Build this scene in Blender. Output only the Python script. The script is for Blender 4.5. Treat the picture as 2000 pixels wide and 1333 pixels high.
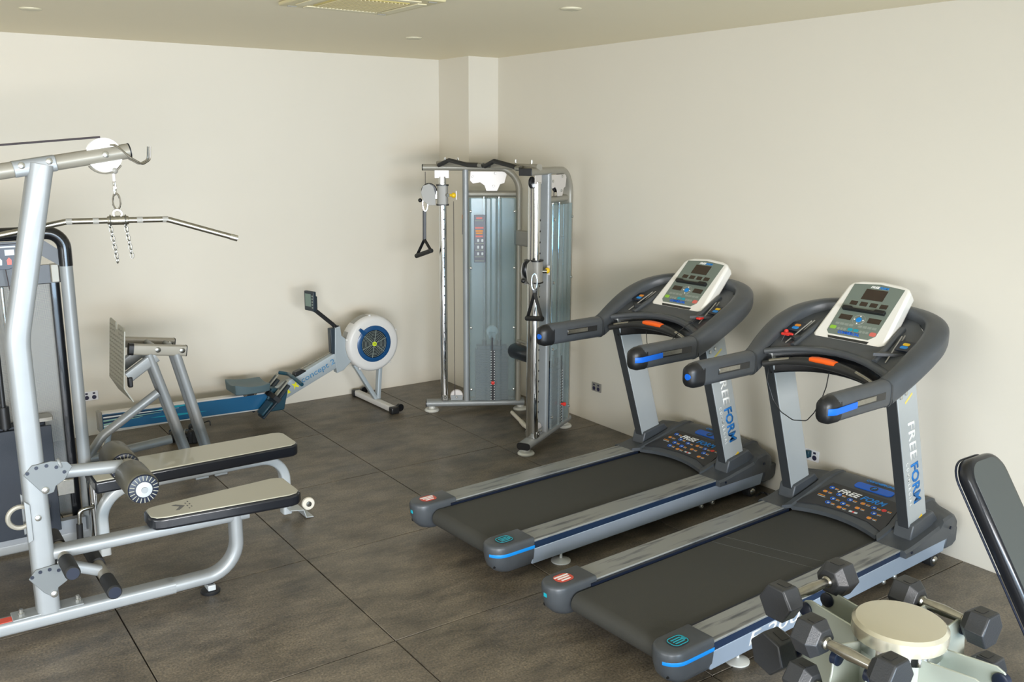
import bpy, bmesh, math, random
from mathutils import Vector, Matrix
random.seed(7)
PI = math.pi
scene = bpy.context.scene
COL = scene.collection
for o in list(bpy.data.objects):
    bpy.data.objects.remove(o)

# ------------------------------------------------------------------ camera
F_PX, PITCH, ROLL, YAW = 1813.42, 0.2094, 0.0055, 0.958
CAM = Vector((-4.8404, -7.6339, 2.2673))
_d = Vector((math.cos(PITCH)*math.cos(YAW), math.cos(PITCH)*math.sin(YAW), -math.sin(PITCH)))
_r = _d.cross(Vector((0, 0, 1))).normalized()
_u = _r.cross(_d)
_r2 = math.cos(ROLL)*_r + math.sin(ROLL)*_u
_u2 = -math.sin(ROLL)*_r + math.cos(ROLL)*_u
cam_data = bpy.data.cameras.new('camera')
cam = bpy.data.objects.new('camera', cam_data)
COL.objects.link(cam)
cam.matrix_world = Matrix(((_r2.x, _u2.x, -_d.x, CAM.x), (_r2.y, _u2.y, -_d.y, CAM.y), (_r2.z, _u2.z, -_d.z, CAM.z), (0, 0, 0, 1)))
cam_data.sensor_width = 36.0
cam_data.lens = F_PX/2000*36.0
cam_data.clip_start = 0.05
scene.camera = cam

# ------------------------------------------------------------------ world, lights, exposure
world = bpy.data.worlds.new('world')
scene.world = world
world.use_nodes = True
world.node_tree.nodes['Background'].inputs[0].default_value = (0.62, 0.78, 1.0, 1)
world.node_tree.nodes['Background'].inputs[1].default_value = 0.6

def area(name, loc, target, sx, sy, power, color, spread=150):
    l = bpy.data.lights.new(name, 'AREA')
    l.shape = 'RECTANGLE'; l.size = sx; l.size_y = sy; l.energy = power; l.color = color; l.spread = math.radians(spread)
    o = bpy.data.objects.new(name, l); COL.objects.link(o)
    o.location = loc
    o.rotation_euler = (Vector(target)-Vector(loc)).to_track_quat('-Z', 'Y').to_euler()
    return o
area('window_light_back_upper', (-4.9, -10.35, 1.45), (-4.6, -5.2, -.6), 5.6, 1.3, 430, (1.0, 0.98, 0.97), 125)
area('window_light_back_lower', (-4.4, -10.35, .60), (-4.2, -4.0, .30), 6.0, .9, 150, (0.45, 0.72, 1.0), 140)
area('window_light_side', (-8.85, -6.0, 1.4), (-2.0, -5.0, -1.2), 4.0, 1.8, 120, (0.9, 0.95, 1.0), 140)
scene.view_settings.view_transform = 'Standard'
scene.view_settings.look = 'None'
scene.view_settings.gamma = 1.0
scene.view_settings.use_curve_mapping = False
scene.view_settings.exposure = 0.34
scene.cycles.max_bounces = 8
scene.cycles.diffuse_bounces = 5
scene.cycles.transparent_max_bounces = 24

# ------------------------------------------------------------------ helpers
def at(u, v, X=None, Y=None, Z=None):
    """point of the photograph's ray on a world plane"""
    w = _d + _r2*((u-1000)/F_PX) - _u2*((v-666.5)/F_PX)
    if Z is not None: t = (Z-CAM.z)/w.z
    elif X is not None: t = (X-CAM.x)/w.x
    else: t = (Y-CAM.y)/w.y
    return CAM + w*t

def lin(h):
    h = h.lstrip('#')
    c = [int(h[i:i+2], 16)/255 for i in (0, 2, 4)]
    return tuple(x/12.92 if x <= .04045 else ((x+.055)/1.055)**2.4 for x in c) + (1,)

MATS = {}
def mat(name, col, rough=.5, metal=0., spec=.5, coat=0., emit=None, bump=None, vary=0, scale=30, alpha=1):
    m = bpy.data.materials.new(name); m.use_nodes = True
    nt = m.node_tree; b = nt.nodes['Principled BSDF']
    c = lin(col) if isinstance(col, str) else col
    b.inputs['Base Color'].default_value = c
    b.inputs['Roughness'].default_value = rough
    b.inputs['Metallic'].default_value = metal
    b.inputs['Specular IOR Level'].default_value = spec
    b.inputs['Coat Weight'].default_value = coat
    b.inputs['Alpha'].default_value = alpha
    if vary or bump:
        tc = nt.nodes.new('ShaderNodeTexCoord')
        n = nt.nodes.new('ShaderNodeTexNoise'); n.inputs['Scale'].default_value = scale; n.inputs['Detail'].default_value = 4
        nt.links.new(tc.outputs['Object'], n.inputs['Vector'])
        if vary:
            r = nt.nodes.new('ShaderNodeValToRGB')
            r.color_ramp.elements[0].position = .3; r.color_ramp.elements[1].position = .7
            r.color_ramp.elements[0].color = tuple(x*(1-vary) for x in c[:3])+(1,)
            r.color_ramp.elements[1].color = tuple(min(1, x*(1+vary)) for x in c[:3])+(1,)
            nt.links.new(n.outputs['Fac'], r.inputs['Fac']); nt.links.new(r.outputs['Color'], b.inputs['Base Color'])
        if bump:
            bp_ = nt.nodes.new('ShaderNodeBump'); bp_.inputs['Strength'].default_value = bump; bp_.inputs['Distance'].default_value = .002
            nt.links.new(n.outputs['Fac'], bp_.inputs['Height']); nt.links.new(bp_.outputs['Normal'], b.inputs['Normal'])
    MATS[name] = m
    return m

mat('silver', '#8b8f90', .44, .22, coat=.12, vary=.04, scale=8)
mat('silver_warm', '#938f83', .44, .22, coat=.12, vary=.04, scale=8)
mat('silver_pale', '#aeb3b4', .42, .15, coat=.15)
mat('plate_grey', '#6b6f6f', .45, .3)
mat('foam', '#4d4a3e', .45, coat=.2, bump=.15, scale=200)
mat('chrome', '#d9dbdc', .09, 1.)
mat('steel', '#a9a79f', .25, 1., vary=.1, scale=60)
mat('zinc', '#8b8b86', .25, .9)
mat('white_plate', '#cfc9c4', .35, .1)
mat('black', '#17181a', .4)
mat('black_gloss', '#101216', .22, coat=.3)
mat('rubber_black', '#1b1c1d', .62, bump=.3, scale=200)
mat('vinyl_top_sheen', '#a09d8c', .34, coat=.5, bump=.12, scale=260)  # black vinyl painted pale: reflection of ceiling and walls put into the colour
mat('vinyl_side', '#14171d', .3, coat=.35, bump=.15, scale=200)
mat('tread_dark', '#43474b', .38, vary=.08, scale=14, bump=.1)
mat('tread_black', '#2b2c2c', .42, bump=.2, scale=300)
mat('tread_grip', '#34373a', .45, bump=.4, scale=400)
mat('belt', '#3a3a36', .62, bump=.5, scale=500, vary=.12)
mat('belt_seam', '#4a4b49', .6)
mat('rail_top', '#9a9d9c', .4, .35, vary=.12, scale=9)
mat('rail_side', '#a3b2c4', .38, .4, vary=.04, scale=6)
mat('navy', '#1d2f49', .35, .1)
mat('navy_deep', '#131b2c', .35)
mat('blue', '#0a62d0', .4); mat('blue_stripe', '#0f83d6', .4); mat('blue_text', '#0b6fb8', .45)
mat('white', '#efefec', .4); mat('console_white', '#e7e5df', .3, coat=.3)
mat('console_grey', '#6f7a72', .4); mat('screen', '#2e221c', .15, coat=.5)
mat('key_grey', '#879088', .5); mat('teal', '#1f93a6', .45); mat('green', '#8bbd3c', .45)
mat('red', '#d8332b', .4); mat('salmon', '#cf6a60', .45); mat('orange', '#f0641e', .38)
mat('yellow', '#e8bf1c', .4); mat('yellow_pale', '#d9c86a', .5); mat('amber', '#d98b2b', .5)
mat('cyan', '#19a5b8', .4); mat('red_sticker', '#c8503f', .45)
mat('decal_dark', '#2b2b2d', .45)
mat('bolt', '#c9cac6', .25, .9)
mat('cable', '#3a3438', .5)
mat('stack_blue', '#0f2c40', .45, vary=.05)
mat('stack_black', '#1b222c', .55, bump=.4, scale=300)
mat('placard', '#1c2536', .35, vary=.2, scale=25)
mat('placard_white', '#c9d3d6', .5)
mat('post_grey', '#94989c', .35, .4)
mat('rower_blue', '#17608a', .35, coat=.2); mat('rower_ring', '#0f4472', .35, coat=.2)
mat('rower_grey', '#a3acb0', .38, .2); mat('rower_white', '#cfcdc9', .4)
mat('rower_seat', '#50656c', .5); mat('rower_dark', '#232f38', .45); mat('rower_teal', '#1d4453', .4)
mat('rower_text', '#4c83aa', .45); mat('lime', '#c8d92b', .4); mat('lime_yellow', '#e2dc1d', .4)
mat('lcd', '#70847a', .3); mat('mint', '#9fc7b2', .4); mat('grille_dark', '#141d24', .5)
mat('grey_pad', '#8e8e82', .45, bump=.2, scale=160)
mat('diamond', '#a3a297', .45, .25)
mat('tread_mark', '#8e8d82', .4, .3)
mat('plastic_white', '#e6e6ea', .35); mat('plastic_grey', '#8f8d86', .4); mat('socket_dark', '#2c2a45', .4)
mat('rack', '#a7aea4', .25, .35, coat=.4); mat('rack_cap', '#c9c5b2', .22, .55, coat=.4)
mat('hex_rubber', '#26282b', .42, bump=.25, scale=250)
mat('hex_chamfer', '#26282b', .42)
mat('lens_copper', '#8d3c22', .3, .5)
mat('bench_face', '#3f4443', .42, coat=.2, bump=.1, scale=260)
mat('caster', '#d8d2c4', .45)
mat('ac_cream', '#cfc39a', .5)
mat('ac_vane', '#ddd3b0', .5)
mat('ac_grille', '#b9a968', .5)
mat('fixture', '#cdc5a9', .5)
mat('foot_white', '#d5d6d0', .35, .2)

def wall_material(name, base, var=.02):
    m = bpy.data.materials.new(name); m.use_nodes = True
    nt = m.node_tree; b = nt.nodes['Principled BSDF']
    tc = nt.nodes.new('ShaderNodeTexCoord')
    n = nt.nodes.new('ShaderNodeTexNoise'); n.inputs['Scale'].default_value = 1.3; n.inputs['Detail'].default_value = 3
    r = nt.nodes.new('ShaderNodeValToRGB'); c = lin(base)
    r.color_ramp.elements[0].color = tuple(x*(1-var) for x in c[:3])+(1,)
    r.color_ramp.elements[1].color = tuple(min(1, x*(1+var)) for x in c[:3])+(1,)
    n2 = nt.nodes.new('ShaderNodeTexNoise'); n2.inputs['Scale'].default_value = 180
    bu = nt.nodes.new('ShaderNodeBump'); bu.inputs['Strength'].default_value = .08; bu.inputs['Distance'].default_value = .001
    L = nt.links.new
    L(tc.outputs['Object'], n.inputs['Vector']); L(tc.outputs['Object'], n2.inputs['Vector'])
    L(n.outputs['Fac'], r.inputs['Fac']); L(r.outputs['Color'], b.inputs['Base Color'])
    L(n2.outputs['Fac'], bu.inputs['Height']); L(bu.outputs['Normal'], b.inputs['Normal'])
    b.inputs['Roughness'].default_value = .62
    MATS[name] = m; return m
wall_material('wall_paint', '#d8d2c4'); wall_material('ceiling_paint', '#eadfc2', .015)

def floor_material():
    m = bpy.data.materials.new('rubber_mat'); m.use_nodes = True
    nt = m.node_tree; b = nt.nodes['Principled BSDF']; L = nt.links.new; N = nt.nodes.new
    geo = N('ShaderNodeNewGeometry')
    def noise(scale, detail, stretch=(1, 1, 1), rot=0):
        mp = N('ShaderNodeMapping'); mp.inputs['Scale'].default_value = stretch; mp.inputs['Rotation'].default_value = (0, 0, rot)
        n = N('ShaderNodeTexNoise'); n.inputs['Scale'].default_value = scale; n.inputs['Detail'].default_value = detail; n.inputs['Roughness'].default_value = .65
        L(geo.outputs['Position'], mp.inputs['Vector']); L(mp.outputs['Vector'], n.inputs['Vector']); return n
    def ramp(src, p0, c0, p1, c1):
        r = N('ShaderNodeValToRGB'); r.color_ramp.elements[0].position = p0; r.color_ramp.elements[1].position = p1
        r.color_ramp.elements[0].color = c0; r.color_ramp.elements[1].color = c1; L(src, r.inputs['Fac']); return r
    def mix(f, a, bb, mode='MIX'):
        x = N('ShaderNodeMix'); x.data_type = 'RGBA'; x.blend_type = mode
        if isinstance(f, float): x.inputs[0].default_value = f
        else: L(f, x.inputs[0])
        L(a, x.inputs[6]); L(bb, x.inputs[7]); return x.outputs[2]
    big = ramp(noise(1.1, 5).outputs['Fac'], .3, lin('#2f2c27'), .68, lin('#746b5e'))
    streak = ramp(noise(3.2, 8, (1, 2.2, 1), .5).outputs['Fac'], .35, lin('#322e28'), .66, lin('#827867'))
    c = mix(.55, big.outputs['Color'], streak.outputs['Color'])
    grain = ramp(noise(95, 5).outputs['Fac'], .34, (.38, .38, .38, 1), .66, (1.55, 1.5, 1.4, 1))
    c = mix(.8, c, grain.outputs['Color'], 'MULTIPLY')
    dirt = ramp(noise(9, 6, (1, 1.6, 1), 1.1).outputs['Fac'], .62, (0, 0, 0, 1), .74, (1, 1, 1, 1))
    blk = N('ShaderNodeRGB'); blk.outputs[0].default_value = lin('#24201b')
    sc = N('ShaderNodeMath'); sc.operation = 'MULTIPLY'; sc.inputs[1].default_value = .6; L(dirt.outputs['Color'], sc.inputs[0])
    c = mix(sc.outputs[0], c, blk.outputs[0])
    vor = N('ShaderNodeTexVoronoi'); vor.inputs['Scale'].default_value = 26; L(geo.outputs['Position'], vor.inputs['Vector'])
    fl = N('ShaderNodeMath'); fl.operation = 'LESS_THAN'; fl.inputs[1].default_value = .055; L(vor.outputs['Distance'], fl.inputs[0])
    wh = N('ShaderNodeRGB'); wh.outputs[0].default_value = lin('#8f8672')
    c = mix(fl.outputs[0], c, wh.outputs[0])
    L(c, b.inputs['Base Color'])
    rr = ramp(noise(2.3, 6).outputs['Fac'], .3, (.34, .34, .34, 1), .75, (.55, .55, .55, 1))
    L(rr.outputs['Color'], b.inputs['Roughness'])
    bu = N('ShaderNodeBump'); bu.inputs['Strength'].default_value = .35; bu.inputs['Distance'].default_value = .002
    L(noise(260, 2).outputs['Fac'], bu.inputs['Height']); L(bu.outputs['Normal'], b.inputs['Normal'])
    b.inputs['Specular IOR Level'].default_value = .9
    MATS['rubber_mat'] = m
floor_material()

def sheet_material(name, col, fac, rough):
    m = bpy.data.materials.new(name); m.use_nodes = True
    nt = m.node_tree; b = nt.nodes['Principled BSDF']; out = nt.nodes['Material Output']
    b.inputs['Base Color'].default_value = lin(col); b.inputs['Roughness'].default_value = rough
    b.inputs['Coat Weight'].default_value = .4; b.inputs['Coat Roughness'].default_value = .1
    t = nt.nodes.new('ShaderNodeBsdfTransparent'); t.inputs[0].default_value = (.80, .91, .95, 1)
    mx = nt.nodes.new('ShaderNodeMixShader'); mx.inputs[0].default_value = fac
    nt.links.new(t.outputs[0], mx.inputs[1]); nt.links.new(b.outputs[0], mx.inputs[2]); nt.links.new(mx.outputs[0], out.inputs['Surface'])
    MATS[name] = m
sheet_material('frosted', '#b4b8b6', .27, .2)
sheet_material('frosted_blue', '#7fb4d0', .6, .3)

def mesh_material():
    m = bpy.data.materials.new('mesh_screen'); m.use_nodes = True
    nt = m.node_tree; b = nt.nodes['Principled BSDF']; out = nt.nodes['Material Output']; L = nt.links.new
    b.inputs['Base Color'].default_value = lin('#85898a'); b.inputs['Roughness'].default_value = .5
    geo = nt.nodes.new('ShaderNodeNewGeometry'); v = nt.nodes.new('ShaderNodeTexVoronoi'); v.inputs['Scale'].default_value = 190
    v.inputs['Randomness'].default_value = 0
    mp = nt.nodes.new('ShaderNodeMapping'); mp.inputs['Scale'].default_value = (1, 0, 1)
    L(geo.outputs['Position'], mp.inputs['Vector']); L(mp.outputs['Vector'], v.inputs['Vector'])
    lt = nt.nodes.new('ShaderNodeMath'); lt.operation = 'GREATER_THAN'; lt.inputs[1].default_value = .34; L(v.outputs['Distance'], lt.inputs[0])
    t = nt.nodes.new('ShaderNodeBsdfTransparent'); mx = nt.nodes.new('ShaderNodeMixShader')
    L(lt.outputs[0], mx.inputs[0]); L(t.outputs[0], mx.inputs[1]); L(b.outputs[0], mx.inputs[2]); L(mx.outputs[0], out.inputs['Surface'])
    MATS['mesh_screen'] = m
mesh_material()

def streak_material():      # worn aluminium foot rails with dark scuffs
    m = bpy.data.materials.new('rail_worn'); m.use_nodes = True
    nt = m.node_tree; b = nt.nodes['Principled BSDF']; L = nt.links.new
    tc = nt.nodes.new('ShaderNodeTexCoord'); mp = nt.nodes.new('ShaderNodeMapping'); mp.inputs['Scale'].default_value = (2.2, 22, 4)
    n = nt.nodes.new('ShaderNodeTexNoise'); n.inputs['Scale'].default_value = 1.6; n.inputs['Detail'].default_value = 5
    r = nt.nodes.new('ShaderNodeValToRGB'); r.color_ramp.elements[0].position = .3; r.color_ramp.elements[0].color = lin('#5f6266')
    r.color_ramp.elements[1].position = .46; r.color_ramp.elements[1].color = lin('#9b9d9a')
    L(tc.outputs['Object'], mp.inputs['Vector']); L(mp.outputs['Vector'], n.inputs['Vector']); L(n.outputs['Fac'], r.inputs['Fac']); L(r.outputs['Color'], b.inputs['Base Color'])
    b.inputs['Metallic'].default_value = .35; b.inputs['Roughness'].default_value = .36
    MATS['rail_worn'] = m
streak_material()

class G:
    """collects shapes into one mesh"""
    def __init__(s): s.bm = bmesh.new()
    def _tf(s, vs, M):
        if M is not None: bmesh.ops.transform(s.bm, matrix=M, verts=vs)
    def box(s, c, d, M=None, rot=None):
        r = bmesh.ops.create_cube(s.bm, size=1)
        T = Matrix.Translation(Vector(c)) @ (rot.to_4x4() if rot else Matrix()) @ Matrix.Diagonal((d[0], d[1], d[2], 1))
        bmesh.ops.transform(s.bm, matrix=T, verts=r['verts']); s._tf(r['verts'], M); return s
    def prism(s, poly, a0, a1, axis='y', M=None, inset=0):
        """poly = 2D points; axis = extrusion axis (x: (y,z), y: (x,z), z: (x,y))"""
        def mk(p, a):
            return {'x': (a, p[0], p[1]), 'y': (p[0], a, p[1]), 'z': (p[0], p[1], a)}[axis]
        v0 = [s.bm.verts.new(mk(p, a0)) for p in poly]; v1 = [s.bm.verts.new(mk(p, a1)) for p in poly]
        n = len(poly)
        s.bm.faces.new(v0[::-1]); s.bm.faces.new(v1)
        for i in range(n): s.bm.faces.new((v0[i], v0[(i+1) % n], v1[(i+1) % n], v1[i]))
        s._tf(v0+v1, M); return s
    def sweep(s, path, prof, up=(0, 0, 1), closed=False, caps=True, M=None, scales=None):
        """sweep a 2D profile (side, up) along a 3D path keeping one reference direction"""
        P = [Vector(p) for p in path]; n = len(P); up = Vector(up); rings = []
        for i, p in enumerate(P):
            if closed: t = (P[(i+1) % n]-P[i-1])
            elif i == 0: t = P[1]-P[0]
            elif i == n-1: t = P[-1]-P[-2]
            else: t = (P[i+1]-P[i]).normalized()+(P[i]-P[i-1]).normalized()
            t.normalize()
            sd = t.cross(up)
            if sd.length < 1e-3: sd = t.cross(Vector((1, 0, 0)) if abs(t.x) < .9 else Vector((0, 1, 0)))
            sd.normalize(); w = sd.cross(t).normalized()
            sc = scales[i] if scales else (1, 1)
            k = 1.0
            if 0 < i < n-1 and not closed:
                cs = (P[i+1]-P[i]).normalized().dot(t); k = 1/max(.5, cs)
                # widen in bend plane
                bend = ((P[i+1]-P[i]).normalized()-(P[i]-P[i-1]).normalized())
                if bend.length > 1e-4:
                    bd = bend.normalized(); ksd = 1+(k-1)*abs(bd.dot(sd)); kw = 1+(k-1)*abs(bd.dot(w))
                else: ksd = kw = 1
            else: ksd = kw = 1
            rings.append([s.bm.verts.new(p+sd*(q[0]*sc[0]*ksd)+w*(q[1]*sc[1]*kw)) for q in prof])
        m = len(prof)
        for i in range(n if closed else n-1):
            a, b = rings[i], rings[(i+1) % n]
            for j in range(m): s.bm.faces.new((a[j], a[(j+1) % m], b[(j+1) % m], b[j]))
        if caps and not closed: s.bm.faces.new(rings[0][::-1]); s.bm.faces.new(rings[-1])
        s._tf([v for r in rings for v in r], M); return s
    def tube(s, path, r, seg=12, **k):
        return s.sweep(path, [(r*math.cos(2*PI*i/seg), r*math.sin(2*PI*i/seg)) for i in range(seg)], **k)
    def cyl(s, p0, p1, r, seg=20, M=None, r1=None):
        p0, p1 = Vector(p0), Vector(p1)
        up = (0, 0, 1) if abs((p1-p0).normalized().z) < .9 else (1, 0, 0)
        pr = [(r*math.cos(2*PI*i/seg), r*math.sin(2*PI*i/seg)) for i in range(seg)]
        return s.sweep([p0, p1], pr, up=up, M=M, scales=[(1, 1), ((r1/r,)*2 if r1 else (1, 1))])
    def lathe(s, p0, axis, prof, seg=24, M=None, loop=False):
        """prof: (distance along axis, radius) list"""
        p0 = Vector(p0); ax = Vector(axis).normalized()
        a = ax.orthogonal().normalized(); b = ax.cross(a); rings = []
        for h, r in prof:
            rings.append([s.bm.verts.new(p0+ax*h+(a*math.cos(2*PI*i/seg)+b*math.sin(2*PI*i/seg))*max(r, 1e-4)) for i in range(seg)])
        for i in range(len(rings)-1):
            for j in range(seg): s.bm.faces.new((rings[i][j], rings[i][(j+1) % seg], rings[i+1][(j+1) % seg], rings[i+1][j]))
        if loop:
            for j in range(seg): s.bm.faces.new((rings[-1][j], rings[-1][(j+1) % seg], rings[0][(j+1) % seg], rings[0][j]))
        else: s.bm.faces.new(rings[0][::-1]); s.bm.faces.new(rings[-1])
        s._tf([v for r in rings for v in r], M); return s
    def torus(s, c, axis, R, r, seg=28, sg=8, M=None, sx=1, up=None):
        c = Vector(c); ax = Vector(axis).normalized()
        a = Vector(up).normalized() if up else ax.orthogonal().normalized(); b = ax.cross(a)
        pts = [c+a*R*sx*math.cos(2*PI*i/seg)+b*R*math.sin(2*PI*i/seg) for i in range(seg)]
        return s.sweep(pts, [(r*math.cos(2*PI*i/sg), r*math.sin(2*PI*i/sg)) for i in range(sg)], up=ax, closed=True, M=M)
    def ball(s, c, r, M=None, sc=(1, 1, 1)):
        q = bmesh.ops.create_uvsphere(s.bm, u_segments=14, v_segments=9, radius=r)
        bmesh.ops.transform(s.bm, matrix=Matrix.Translation(Vector(c)) @ Matrix.Diagonal((*sc, 1)), verts=q['verts']); s._tf(q['verts'], M); return s

def rrect(w, h, r, seg=4):
    """rounded rectangle profile"""
    out = []
    for cx, cy, a0 in ((w/2-r, h/2-r, 0), (-w/2+r, h/2-r, PI/2), (-w/2+r, -h/2+r, PI), (w/2-r, -h/2+r, 1.5*PI)):
        for i in range(seg+1):
            a = a0+PI/2*i/seg; out.append((cx+r*math.cos(a), cy+r*math.sin(a)))
    return out
def fillet(pts, r, seg=7):
    """round the corners of a 3D polyline"""
    P = [Vector(p) for p in pts]; rs = r if isinstance(r, (list, tuple)) else [r]*len(P); out = [P[0]]
    for i in range(1, len(P)-1):
        a = (P[i-1]-P[i]); b = (P[i+1]-P[i]); la, lb = a.length, b.length; a.normalize(); b.normalize()
        ang = a.angle(b); d = min(rs[i]/math.tan(ang/2), la*.49, lb*.49); rad = d*math.tan(ang/2)
        s0, s1 = P[i]+a*d, P[i]+b*d
        c = P[i]+(a+b).normalized()*(rad/math.sin(ang/2))
        for k in range(seg+1):
            t = k/seg; v = (s0-c).lerp(s1-c, t); out.append(c+v.normalized()*rad)
    out.append(P[-1]); return out
def rot_poly(poly, c, ang):
    return [(c[0]+(x-c[0])*math.cos(ang)-(y-c[1])*math.sin(ang), c[1]+(x-c[0])*math.sin(ang)+(y-c[1])*math.cos(ang)) for x, y in poly]

def thing(name, label, cat, loc=(0, 0, 0), rz=0, group=None):
    o = bpy.data.objects.new(name, None); o.empty_display_size = .05
    COL.objects.link(o); o.location = loc; o.rotation_euler = (0, 0, rz)
    o['label'] = label; o['category'] = cat
    if group: o['group'] = group
    return o
def wm(o):
    M = Matrix()
    while o is not None:
        M = Matrix.LocRotScale(o.location, o.rotation_euler, o.scale) @ M; o = o.parent
    return M
def obj(name, g, m, parent=None, bevel=0, smooth=35, world=True, label=None, kind=None, bseg=2):
    """world=True: shapes were given in world coordinates"""
    bmesh.ops.recalc_face_normals(g.bm, faces=g.bm.faces)
    me = bpy.data.meshes.new(name)
    if world and parent is not None: bmesh.ops.transform(g.bm, matrix=wm(parent).inverted(), verts=g.bm.verts)
    g.bm.to_mesh(me); g.bm.free()
    me.polygons.foreach_set('use_smooth', [True]*len(me.polygons))
    me.set_sharp_from_angle(angle=math.radians(smooth))
    me.materials.append(MATS[m] if isinstance(m, str) else m)
    o = bpy.data.objects.new(name, me); COL.objects.link(o)
    if parent is not None: o.parent = parent
    if bevel:
        b = o.modifiers.new('bevel', 'BEVEL'); b.width = bevel; b.segments = bseg; b.limit_method = 'ANGLE'; b.angle_limit = math.radians(40)
        b.harden_normals = False
    if label: o['label'] = label
    if kind: o['kind'] = kind
    return o
def tag(o, label, cat, group=None):
    o['label'] = label; o['category'] = cat
    if group: o['group'] = group
    return o
def struct(name, g, m, parent=None, bevel=0):
    o = obj(name, g, m, parent, bevel)
    if parent is None: o['kind'] = 'structure'
    return o
def copy_tree(o, parent=None):
    c = o.copy(); COL.objects.link(c)
    if parent is not None: c.parent = parent
    for ch in list(o.children): copy_tree(ch, c)
    return c

def text_obj(name, body, m, parent, M, w, h, bold=.012, shear=0., local=True, thick=.0012, space=1.0):
    """lettering as a thin mesh, fitted to w x h, centred, placed by matrix M (x right, y up, z out)"""
    cu = bpy.data.curves.new('t', 'FONT'); cu.body = body; cu.align_x = 'LEFT'; cu.offset = bold; cu.shear = shear; cu.size = 1; cu.space_character = space
    cu.resolution_u = 2
    ob = bpy.data.objects.new('t', cu); COL.objects.link(ob)
    dg = bpy.context.evaluated_depsgraph_get(); dg.update()
    me = bpy.data.meshes.new_from_object(ob.evaluated_get(dg)); me.name = name
    bpy.data.objects.remove(ob)
    xs = [v.co.x for v in me.vertices]; ys = [v.co.y for v in me.vertices]
    sx, sy = w/(max(xs)-min(xs)), h/(max(ys)-min(ys)); cx, cy = (max(xs)+min(xs))/2, (max(ys)+min(ys))/2
    me.transform(Matrix.Diagonal((sx, sy, 1, 1)) @ Matrix.Translation((-cx, -cy, 0)))
    bm = bmesh.new(); bm.from_mesh(me)
    r = bmesh.ops.extrude_face_region(bm, geom=list(bm.faces))
    bmesh.ops.translate(bm, vec=(0, 0, thick), verts=[v for v in r['geom'] if isinstance(v, bmesh.types.BMVert)])
    bmesh.ops.transform(bm, matrix=M, verts=bm.verts)
    if not local: bmesh.ops.transform(bm, matrix=wm(parent).inverted(), verts=bm.verts)
    bmesh.ops.recalc_face_normals(bm, faces=bm.faces)
    bm.to_mesh(me); bm.free()
    me.materials.clear(); me.materials.append(MATS[m])
    o = bpy.data.objects.new(name, me); COL.objects.link(o); o.parent = parent
    return o
def frame(o, xdir, ydir):
    x = Vector(xdir).normalized(); y = Vector(ydir); z = x.cross(y).normalized(); y = z.cross(x)
    return Matrix(((x.x, y.x, z.x, o[0]), (x.y, y.y, z.y, o[1]), (x.z, y.z, z.z, o[2]), (0, 0, 0, 1)))

# ------------------------------------------------------------------ room
H = 3.0155; XW, YW = -9.0, -10.5
struct('wall_right', G().box((.1, YW/2, H/2), (.2, -YW+.4, H+.1)), 'wall_paint')
struct('wall_back', G().box((XW/2, .1, H/2), (-XW, .2, H+.1)), 'wall_paint')
struct('wall_left', G().box((XW-.1, YW/2, H/2), (.2, -YW+.4, H+.1)), 'wall_paint')
struct('wall_front', G().box((XW/2, YW-.1, H/2), (-XW, .2, H+.1)), 'wall_paint')
struct('trim_1', G().box((-.1565, -.2553, H/2), (.313, .5107, H)), 'wall_paint')
struct('ceiling', G().box((XW/2, YW/2, H+.05), (-XW+.4, -YW+.4, .1)), 'ceiling_paint')
fl = struct('floor', G().box((XW/2, YW/2, -.045), (-XW+.4, -YW+.4, .06)), 'black')
xs = [0, -1.0132]; ys = [0, -.9778]
while xs[-1] > XW: xs.append(max(XW, xs[-1]-1.0))
while ys[-1] > YW: ys.append(max(YW, ys[-1]-1.0423))
gap = .003
for i in range(len(xs)-1):
    for j in range(len(ys)-1):
        x0, x1, y0, y1 = xs[i+1]+gap, xs[i]-gap, ys[j+1]+gap, ys[j]-gap
        g = G().box(((x0+x1)/2, (y0+y1)/2, -.0075), (x1-x0, y1-y0, .015))
        o = obj('rubber_tile', g, 'rubber_mat', fl, bevel=.0015, bseg=1)

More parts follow.
